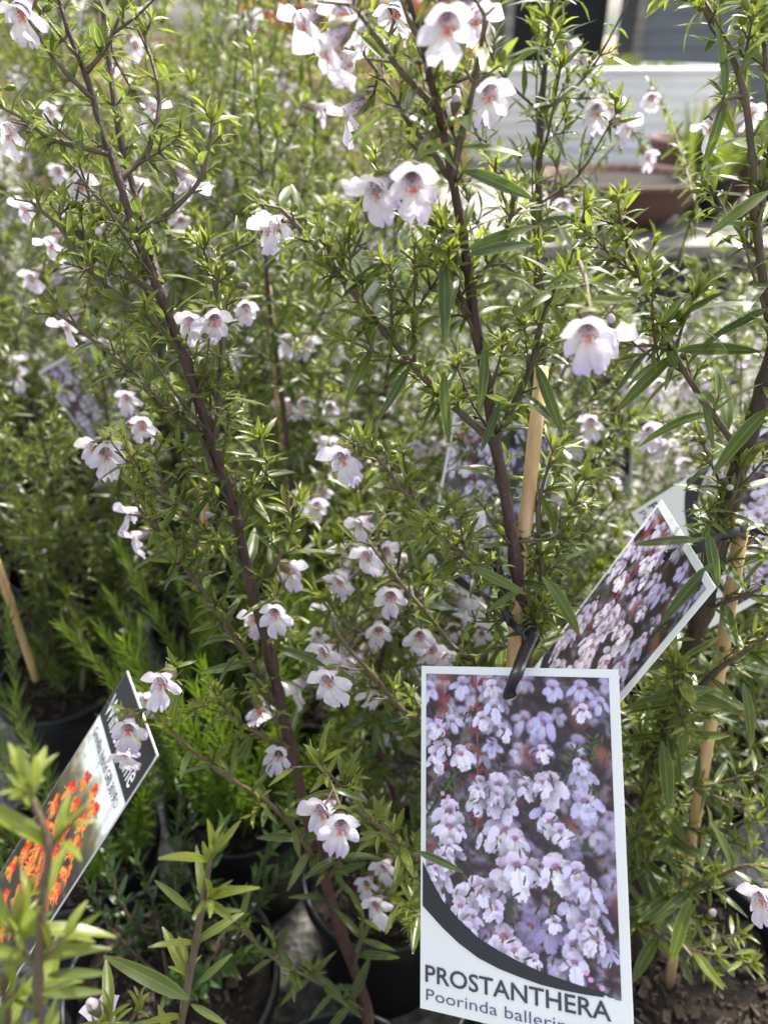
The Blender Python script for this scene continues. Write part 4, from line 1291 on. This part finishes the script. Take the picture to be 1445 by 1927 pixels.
def card_mesh(W, H, hole, name='card', th=.0006):
    hx, hy, hr = hole
    an = set(2 * math.pi * i / 48 for i in range(48))
    for (x, y) in ((0, 0), (W, 0), (W, H), (0, H)): an.add(math.atan2(y - hy, x - hx) % (2 * math.pi))
    an = sorted(an)
    def edge(a):
        c, s_ = math.cos(a), math.sin(a); t = 1e9
        if c > 1e-9: t = min(t, (W - hx) / c)
        if c < -1e-9: t = min(t, -hx / c)
        if s_ > 1e-9: t = min(t, (H - hy) / s_)
        if s_ < -1e-9: t = min(t, -hy / s_)
        return hx + c * t, hy + s_ * t
    inn = [(hx + hr * math.cos(a), hy + hr * math.sin(a)) for a in an]; out_ = [edge(a) for a in an]
    n = len(an); V = []
    for z in (0, -th):
        for ring in (inn, out_): V += [(x / 1000 * TS, -y / 1000 * TS, z) for x, y in ring]
    Q = []
    for i in range(n):
        j = (i + 1) % n
        Q += [(i, n + i, n + j, j)[::-1], (2 * n + i, 3 * n + i, 3 * n + j, 2 * n + j), (i, j, 2 * n + j, 2 * n + i)[::-1], (n + i, n + j, 3 * n + j, 3 * n + i)]
    return mesh_np(name, V, Q, M['card'], smooth=False)
CARD_MINT = card_mesh(80, 130, HOLE)
def band_mesh():
    V, Q = [], []
    up = [(.012, .0), (.06, 0), (.12, 0), (.2, 0), (.3, 0), (.4, 0), (.5, 0), (.6, 0), (.7, 0), (.8, 0), (.88, 0)]
    lowp = [(.0, .70), (.012, .715), (.12, .768), (.255, .823), (.42, .852), (.589, .868), (.75, .872), (.88, .8675)]
    for t, _ in up:
        a = float(lowcurve(t)) - .008; b_ = float(np.interp(t, [p[0] for p in lowp], [p[1] for p in lowp]))
        V += [(t * .08 * TS, -a * .13 * TS, 0), (t * .08 * TS, -max(b_, a + .002) * .13 * TS, 0)]
    n = len(up)
    return mesh_np('black_band', V, [(2 * i, 2 * i + 1, 2 * i + 3, 2 * i + 2) for i in range(n - 1)], M['black'])
BAND = band_mesh()
def text_mesh(s, width, height, mat, bold=0.0, name='lettering', ang=0.0):
    cu = bpy.data.curves.new('lettering', 'FONT'); cu.body = s; cu.size = 1.0; cu.offset = bold; cu.resolution_u = 3
    o = bpy.data.objects.new('lettering', cu); COL.objects.link(o)
    dg = bpy.context.evaluated_depsgraph_get(); dg.update()
    me = bpy.data.meshes.new_from_object(o.evaluated_get(dg))
    bpy.data.objects.remove(o)
    co = np.zeros(len(me.vertices) * 3); me.vertices.foreach_get('co', co); co = co.reshape(-1, 3)
    cap = .729 if any(ch.isupper() for ch in s) else .55
    mn, mx = co[:, 0].min(), co[:, 0].max()
    co[:, 0] = (co[:, 0] - mn) / (mx - mn) * width
    co[:, 1] = co[:, 1] * height / cap
    co[:, 2] = 0
    me.vertices.foreach_set('co', co.ravel()); me.materials.clear(); me.materials.append(mat); me.name = name; me.update()
    return me
T1 = text_mesh('PROSTANTHERA', .0705 * TS, .0062 * TS, M['ink'], .012)
T2 = text_mesh('Poorinda ballerina', .058 * TS, .0042 * TS, M['inkblue'], -.004)

def frame3(TL, TR, BL):
    x = (TR - TL).normalized(); dn = (BL - TL); dn = (dn - x * dn.dot(x)).normalized()
    m = Matrix((x, -dn, x.cross(-dn))).transposed().to_4x4()
    m.translation = TL
    return m
def mint_tag(TL, TR, BL, label, group=None, sc=1.0):
    m = frame3(TL, TR, BL) @ Matrix.Scale(sc, 4)
    root = empty('plant_tag', (0, 0, 0)); root.matrix_basis = m
    tag(root, label, 'plant tag', group)
    link('card', CARD_MINT, root)
    link('photo_print', PRINT_MINT, root, Matrix.Translation((0, 0, .00015)))
    link('black_band', BAND, root, Matrix.Translation((0, 0, .00028)))
    link('lettering', T1, root, Matrix.Translation((.0022 * TS, -.1200 * TS, .0003)))
    link('lettering', T2, root, Matrix.Translation((.0026 * TS, -.1265 * TS, .0003)))
    return m
K1 = TS
mt = mint_tag(P(793, 1253, .3223 * K1), P(1163, 1260, .2867 * K1), P(787, 1893, .2989 * K1), 'big upright hanging tag with black title and a photo of white mint-bush flowers')
mc = mint_tag(P(1243, 940, .334 * K1 * 1.12), P(1346, 1106, .260 * K1 * 1.12), P(946, 1334, .384 * K1 * 1.12), 'tilted tag with the same flower photo tied to the stake beside the dark stem', sc=1.12)
mint_tag(P(855, 775, .56), P(1010, 800, .51), P(790, 980, .58), 'flower-photo tag half hidden behind the fork of the staked plant')
mint_tag(P(1085, 655, .80), P(1198, 648, .72), P(1080, 850, .82), 'flower-photo tag hanging upright among the short bushes near the tilted tag')
mint_tag(P(72, 700, .84), P(165, 645, .80), P(128, 830, .88), 'flower-photo tag leaning in the shade beside the leaning stem')
mint_tag(P(1572, 722, .47), P(1690, 860, .45), P(1266, 1003, .50), 'tag with only its lettered white end showing behind the second stake')
mint_tag(P(770, 440, .95), P(640, 425, .95), P(765, 640, 1.0), 'blank white back of a tag far behind the staked plant')

# ---- flame-flower tag
def pic_flame():
    cv = Canvas(80, 180, .6, 34, 79.4, 179, .55, 9)
    n1, n2 = cv.noise(14), cv.noise(6)
    t = np.clip((cv.Y - 44) / 40, 0, 1)
    cv.rgb[:] = (.93, .95, .94)
    cv.blend(np.clip((cv.Y + (n1 - .5) * 40 - 50) / 22, 0, 1), (.42, .40, .27)); cv.blend(np.clip((cv.Y + (n1 - .5) * 30 - 70) / 24, 0, 1), (.11, .10, .06))
    cv.blend((n2 - .58) * 6 * t, (.36, .35, .20))
    g_ = cv.g
    def spider(x, y, s_):
        for i in range(14):
            a = g_.uniform(0, 6.28); q = g_.uniform(.1, 1) * s_
            cx, cy = x + q * math.cos(a), y + q * math.sin(a)
            cv.oval(cx, cy, g_.uniform(1.2, 2.2), g_.uniform(2.2, 4.2), g_.uniform(-1, 1), [(.86, .17, .06), (.92, .30, .07), (.76, .10, .06), (.95, .50, .10)][i % 4], .25)
            cv.oval(cx + .5, cy + 1.2, .5, 1.0, 0, (.98, .72, .20), .4)
        for i in range(6):
            a = g_.uniform(.3, 2.8)
            x2, y2 = x + s_ * 1.6 * math.cos(a), y + s_ * 1.7 * math.sin(a)
            cv.line([(x, y), ((x + x2) / 2 + g_.uniform(-3, 3), (y + y2) / 2), (x2, y2)], .45, (.92, .62, .26), .4)
    for (x, y, s_) in ((38, 92, 7), (60, 112, 7), (20, 108, 7), (52, 72, 6), (38, 112, 8), (68, 108, 5), (30, 130, 7), (52, 152, 6), (30, 62, 4), (44, 58, 4), (54, 60, 5), (20, 78, 6), (34, 76, 4), (58, 84, 7), (12, 96, 5), (30, 98, 6), (48, 104, 9), (66, 96, 5), (26, 118, 8), (44, 124, 9), (14, 132, 6), (34, 142, 8), (56, 140, 5), (24, 164, 7), (42, 166, 6), (66, 122, 4), (10, 150, 5)):
        spider(x, y, s_)
    return cv.mesh('photo_print')
TSs = TS; TS = 1.0
PRINT_FL = pic_flame()
CARD_FL = card_mesh(80, 180, (40, 172, 2.0))
TS = TSs
mf = frame3(P(240, 1262, .484), P(297, 1420, .422), P(-22, 1680, .505))
rw = empty('plant_tag', (0, 0, 0)); rw.matrix_basis = mf
tag(rw, 'slanting tag with black header and a photo of red-orange spider flowers', 'plant tag')
link('card', CARD_FL, rw)
link('photo_print', PRINT_FL, rw, Matrix.Translation((0, 0, .0002)))
hb_ = mesh_np('header_band', [(.0008, -.0008, 0), (.0792, -.0008, 0), (.0792, -.034, 0), (.0008, -.034, 0)], [(3, 2, 1, 0)], plain('header_ink', (.010, .011, .014), .55, .2, 40))
link('header_band', hb_, rw, Matrix.Translation((0, 0, .0004)))
link('lettering', text_mesh('Winter Flame', .070, .0150, M['inkwhite'], .004), rw, Matrix.Translation((.004, -.0290, .0006)))
link('lettering', text_mesh('Grevillea hybrid GRI 3019', .062, .0066, M['inkgrey'], .008), rw, Matrix.Translation((.006, -.0445, .0006)))
ringm = MB().lathe([(.0020, 0), (.0024, .00002)], 20).data('lettering', M['inkgrey'])
link('lettering', ringm, rw, Matrix.Translation((.0715, -.0415, .0006)))

# ---- black vinyl ties
def ribbon(pts, w, th, side, root, name):
    c = spline(pts, 6); n = len(c)
    mb = MB()
    V = []
    for i, p in enumerate(c):
        t = (c[min(i + 1, n - 1)] - c[max(i - 1, 0)]).normalized()
        s_ = side(i / (n - 1)) if callable(side) else side
        s_ = (s_ - t * s_.dot(t)).normalized(); nn = t.cross(s_)
        for (a, b_) in ((-1, -.4), (-.35, -.9), (0, -.35), (.35, -.9), (1, -.4), (1, .5), (0, .9), (-1, .5)):
            V.append(p + s_ * (a * w / 2) + nn * (b_ * th / 2))
    Q = [(i * 8 + k_, i * 8 + (k_ + 1) % 8, (i + 1) * 8 + (k_ + 1) % 8, (i + 1) * 8 + k_) for i in range(n - 1) for k_ in range(8)]
    return mb.add(V, Q).build(name, M['vinyl'], root)
hole_w = mt @ Vector((HOLE[0] / 1000 * TS, -HOLE[1] / 1000 * TS, 0))
rt_ = empty('plastic_tie', (0, 0, 0)); tag(rt_, 'black plastic strap knotted round the stake above the big tag', 'plastic tie')
nrm = (mt.to_3x3() @ Vector((0, 0, 1)))
ribbon([hole_w - nrm * .006 + UPV * -.001, hole_w + nrm * .0005 - UPV * .0012, hole_w + nrm * .003 + UPV * .001, P(972, 1268, .324), P(990, 1225, .338), P(1003, 1195, .352), P(1000, 1180, .362)], .0054, .0012, RIGHT * 1.0 + UPV * .35, rt_, 'strap')
ribbon([hole_w - nrm * .006, hole_w - nrm * .004 + UPV * .004, P(985, 1230, .362), P(1004, 1200, .366)], .006, .0018, RIGHT * 1.0 + UPV * .3, rt_, 'strap')
ribbon([P(1003, 1210, .358), P(988, 1196, .357), P(968, 1178, .360), P(956, 1168, .372), P(962, 1172, .388), P(990, 1180, .388), P(1010, 1188, .376), P(1012, 1200, .362), P(996, 1206, .355)], .0034, .0013, UPV * 1.0 + RIGHT * .3, rt_, 'knot')
ribbon([P(1006, 1214, .356), P(1012, 1200, .354), P(1008, 1186, .360), P(996, 1184, .358), P(984, 1196, .354), P(990, 1208, .352)], .0030, .0012, UPV * 1.0, rt_, 'knot')
ribbon([P(962, 1176, .366), P(950, 1150, .368), P(944, 1120, .366), P(938, 1085, .364), P(934, 1052, .362)], .0040, .0016, RIGHT, rt_, 'strap')
hole_c = mc @ Vector((HOLE[0] / 1000 * TS, -HOLE[1] / 1000 * TS, 0))
rt2 = empty('plastic_tie', (0, 0, 0)); tag(rt2, 'black plastic strap between the tilted tag and the second stake', 'plastic tie')
nc = (mc.to_3x3() @ Vector((0, 0, 1)))
ribbon([hole_c - nc * .004, hole_c + nc * .001, hole_c + nc * .003 + RIGHT * .004, P(1312, 1032, .358), P(1350, 1012, .360), P(1385, 1000, .362), P(1400, 1006, .374), P(1392, 1016, .388)], .0045, .0018, UPV, rt2, 'strap')
ribbon([P(1372, 1008, .376), P(1392, 994, .364), P(1408, 990, .374), P(1440, 1000, .372), P(1470, 1004, .372)], .0045, .0018, UPV, rt2, 'strap')

# ------------------------------------------------------------------ the yard behind
M['terracotta'] = plain('terracotta', (.12, .058, .045), .8, .3, 14, .3, .002)
M['orange'] = plain('orange_clay', (.62, .20, .07), .75, .2, 10)
M['tanwood'] = woodmat('tan_boards', (.52, .36, .19), (.42, .28, .14), 18, .75, (.05, 1, 1))
M['greywood'] = woodmat('weathered_boards', (.33, .31, .28), (.22, .20, .18), 20, .8, (.05, 1, 1))
M['shedwood'] = plain('grey_blue_paint', (.20, .22, .235), .7, .2, 4, .2, .004)
M['white_steel'] = plain('off_white_steel', (.80, .81, .81), .4, .12, 3)
M['darkgap'] = plain('doorway_shade', (.030, .034, .034), .7, .3, 5)  # shade inside the shed doorway, put into the wall colour
M['trunk'] = plain('tree_bark', (.10, .08, .06), .9, .4, 4, .5, .03)
M['treeleaf'] = leafmat('tree_leaf', (.035, .055, .022), (.06, .085, .03), (.09, .11, .04), (.12, .14, .07), trans=.2, edge=False)

def bowl(name, loc, r, h, mat, label, cat, th=.025, foot=.55, group=None):
    root = empty(name, loc); tag(root, label, cat, group)
    MB().lathe([(r * foot * .9, 0), (r * foot, .01), (r * .86, h * .5), (r * .95, h * .82), (r * .955, h * .85), (r, h * .86), (r * 1.01, h), (r * .93, h), (r * .90, h * .82), (r * .5, h * .4)], 40).build('bowl', M[mat], root)
    MB().lathe([(r * .905, h * .84), (r * .4, h * .86), (.002, h * .87)], 30).build('soil', M['mix'], root)
    return root
# low bench with bowls and black pots, in the gap on the right
bench = empty('low_bench', (1.0, 2.75, 0)); tag(bench, 'low weathered slatted bench carrying the brown bowls', 'bench')
for i in range(7):
    MB().box((0, -.45 + i * .15, .20), (1.9, .13, .03)).build('slat', M['greywood'], bench, False)
for x in (-.85, .85):
    for y in (-.42, .42): MB().box((x, y, .0925), (.09, .09, .185)).build('leg', M['greywood'], bench, False)
bowl('terracotta_bowl', (.72, 2.52, .215), .25, .145, 'terracotta', 'wide brown-red clay bowl at the open edge of the low bench', 'bowl')
bowl('terracotta_bowl', (1.15, 2.95, .215), .22, .20, 'terracotta', 'deeper clay bowl behind the wide bowl on the low bench', 'bowl')
def tuft_stuff(root, c, n, L, spread, mat, tmpl=None, seed=1):
    r2 = random.Random(seed); lv = []
    for i in range(n):
        a, q = r2.uniform(0, 6.28), spread * math.sqrt(r2.random())
        p = Vector(c) + Vector((q * math.cos(a), q * math.sin(a), 0))
        d = Vector((math.cos(a) * r2.uniform(.1, .7), math.sin(a) * r2.uniform(.1, .7), 1)).normalized()
        lv.append((p, d, Vector((math.cos(a), math.sin(a), .2)), L * r2.uniform(.6, 1.1), 1.0, r2.randrange(3), r2.random() * .6))
    bake_leaves(lv, tmpl or NEEDLE, M[mat], 'foliage', root, Vector((0, 0, 0)))
for i, (x, y, r_, hh) in enumerate(((1.02, 2.62, .085, .13), (1.22, 2.55, .085, .13), (1.42, 2.66, .085, .13))):
    root = empty('black_pot_plant', (x, y, .215)); tag(root, 'grassy plant in a black pot on the low bench with the bowls', 'potted plant', 'black pots on the low bench')
    MB().lathe([(r_ * .7, 0), (r_ * .95, hh - .02), (r_, hh - .018), (r_, hh), (r_ * .93, hh), (r_ * .9, hh - .03), (.002, hh - .03)], 24).build('pot', M['pot'], root)
    tuft_stuff(root, (0, 0, hh - .03), 34, .24, r_ * .8, 'leafback', seed=i + 3)
# rounded off-white steel garden bed
bed = empty('steel_garden_bed', (1.28, 5.95, 0)); tag(bed, 'long off-white corrugated steel garden bed with rounded ends', 'garden bed')
def bedpt(a, z, grow=0.0):
    L, rad = .52, .42 + grow
    s_ = a * 4 % 4
    per = 2 * L * 2 + 2 * math.pi * rad; d = a * per
    if d < 2 * L: return (-L + d, -rad, z)
    d -= 2 * L
    if d < math.pi * rad: t = d / rad - math.pi / 2; return (L + rad * math.cos(t), rad * math.sin(t), z)
    d -= math.pi * rad
    if d < 2 * L: return (L - d, rad, z)
    d -= 2 * L
    t = d / rad + math.pi / 2
    return (-L + rad * math.cos(t), rad * math.sin(t), z)
MB().grid(96, 28, lambda a, q: bedpt(a, q * .52, .005 * math.sin(q * 14 * math.pi)), 0, True).build('wall_panel', M['white_steel'], bed)
MB().tube([bedpt(i / 60, .525) for i in range(61)], .02, 8).build('rim', M['white_steel'], bed)
MB().grid(60, 4, lambda a, q: tuple(np.array(bedpt(a, .44, -.01)) * (q, q, 1)), 0, True).build('soil', M['mix'], bed)
for i, (x, s_) in enumerate(((-.5, .14), (0, .10), (.3, .16), (.6, .12))):
    rootp = empty('bed_shrub', (1.28 + x, 5.95, .43)); tag(rootp, 'small leafy seedling planted in the off-white steel bed', 'shrub', 'seedlings in the steel bed')
    MB().tube([(0, 0, 0), (.01, 0, s_ * .5), (0, .01, s_)], [.008, .006, .003], 6).build('stem', M['twig'], rootp)
    tuft_stuff(rootp, (0, 0, .02), 120, s_, .12, 'leafback', LEAF_LO[:3], seed=i + 30)
# tan board potting table with orange bowls
tb = empty('potting_table', (-.72, 4.6, 0)); tag(tb, 'tan boarded potting table carrying orange clay bowls', 'table')
for i in range(5):
    MB().box((0, -.32, .10 + i * .128), (2.3, .022, .122)).build('board', M['tanwood'], tb, False)
MB().box((0, 0, .70), (2.4, .74, .035)).build('top', M['tanwood'], tb, False)
for x in (-1.1, 1.1):
    for y in (-.27, .30): MB().box((x, y, .34), (.08, .08, .68)).build('leg', M['tanwood'], tb, False)
for i, (x, r_) in enumerate(((-.55, .16), (-.20, .17), (.12, .22))):
    bowl('clay_bowl', (x, 4.50, .7185), r_, .13, 'orange', 'orange clay bowl lined up on the tan potting table', 'bowl', group='orange bowls on the potting table')
# shed
sh = empty('garden_shed', (2.9, 9.4, 0)); tag(sh, 'grey weatherboard shed with a dark open doorway', 'shed')
for i in range(19):
    MB().box((.75, 0, .08 + i * .15), (2.0, .03, .165), Matrix.Rotation(R(-5), 3, 'X')).build('weatherboard', M['shedwood'], sh, False)
for i in range(4):
    MB().box((-.95, 0, 2.48 + i * .15), (1.4, .03, .165), Matrix.Rotation(R(-5), 3, 'X')).build('weatherboard', M['shedwood'], sh, False)
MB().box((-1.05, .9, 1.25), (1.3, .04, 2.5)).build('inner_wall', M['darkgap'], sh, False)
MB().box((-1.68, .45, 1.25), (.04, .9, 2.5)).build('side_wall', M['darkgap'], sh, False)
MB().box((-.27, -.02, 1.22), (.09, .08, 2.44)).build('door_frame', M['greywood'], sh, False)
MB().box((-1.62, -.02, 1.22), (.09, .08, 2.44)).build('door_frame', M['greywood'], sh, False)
MB().box((.1, .1, 3.05), (4.2, 2.0, .08), Matrix.Rotation(R(6), 3, 'X')).build('roof', M['shedwood'], sh, False)
MB().box((1.62, -.85, 1.42), (.16, .16, 2.84)).build('post', M['greywood'], sh, False)
MB().box((.75, .9, 1.4), (2.0, .04, 2.8)).build('back_wall', M['shedwood'], sh, False)
# pots of red flowers right of the post
for i, (x, y) in enumerate(((3.15, 6.2), (3.6, 6.4), (3.9, 6.0))):
    root = empty('flower_tub', (x, y, 0)); tag(root, 'tall clay tub with reddish leaves beyond the steel bed', 'flower tub', 'tall clay tubs beyond the steel bed')
    MB().lathe([(.15, 0), (.2, .45), (.225, .46), (.225, .53), (.2, .53), (.18, .45), (.002, .45)], 28).build('tub', M['orange'], root)
    tuft_stuff(root, (0, 0, .45), 160, .32, .17, 'leafback', LEAF_LO[:3], seed=i + 50)

# tree line beyond the field
tprotos = []
for i in range(3):
    r2 = random.Random(70 + i)
    h_ = 6.5
    root = empty('field_tree', (0, 0, 0))
    tk = MB(); tk.tube([(0, 0, 0), (.1, 0, 1.2), (0, .1, 2.6), (.1, 0, 4.2)], [.24, .19, .15, .06], 8)
    for k_ in range(6):
        a = k_ * 1.1; tk.tube([(0, .05, 1.8 + .3 * k_), (.8 * math.cos(a), .8 * math.sin(a), 2.6 + .35 * k_), (1.5 * math.cos(a), 1.5 * math.sin(a), 3.1 + .4 * k_)], [.08, .05, .02], 6)
    tk.build('trunk', M['trunk'], root)
    lv = []
    for c_ in range(26):
        a, q = r2.uniform(0, 6.28), r2.uniform(.2, 2.1)
        cc = Vector((q * math.cos(a), q * math.sin(a), 2.2 + (2.4 - q) * r2.uniform(.4, 1.5) + r2.random()))
        for k_ in range(70):
            p = cc + Vector((r2.gauss(0, .42), r2.gauss(0, .42), r2.gauss(0, .34)))
            d = Vector((r2.uniform(-1, 1), r2.uniform(-1, 1), r2.uniform(-.8, .8))).normalized()
            lv.append((p, d, Vector((r2.uniform(-1, 1), r2.uniform(-1, 1), 1)), r2.uniform(.22, .4), 2.4, r2.randrange(3), r2.random() * .4))
    fo = bake_leaves(lv, LEAF_LO, M['treeleaf'], 'crown', root, Vector((0, 0, 0)))
    del fo['kind']
    tprotos.append([root, False])
for i in range(16):
    ro, used = tprotos[i % 3]
    if used:
        r_ = ro.copy(); COL.objects.link(r_)
        for ch in ro.children:
            c = ch.copy(); COL.objects.link(c); c.parent = r_
    else: r_ = ro; tprotos[i % 3][1] = True
    x = -30 + i * 2.9 + random.uniform(-1, 1); y = 62 + random.uniform(-6, 10)
    r_.location = (x, y, 0); r_.rotation_euler = (0, 0, random.uniform(0, 6.28)); s_ = random.uniform(.75, 1.2); r_.scale = (s_, s_, s_)
    tag(r_, 'grey-green tree in the line beyond the dry field', 'tree', 'trees beyond the dry field')
print('objects', len(bpy.data.objects), 'tris', sum(len(m.polygons) for m in bpy.data.meshes) * 2)
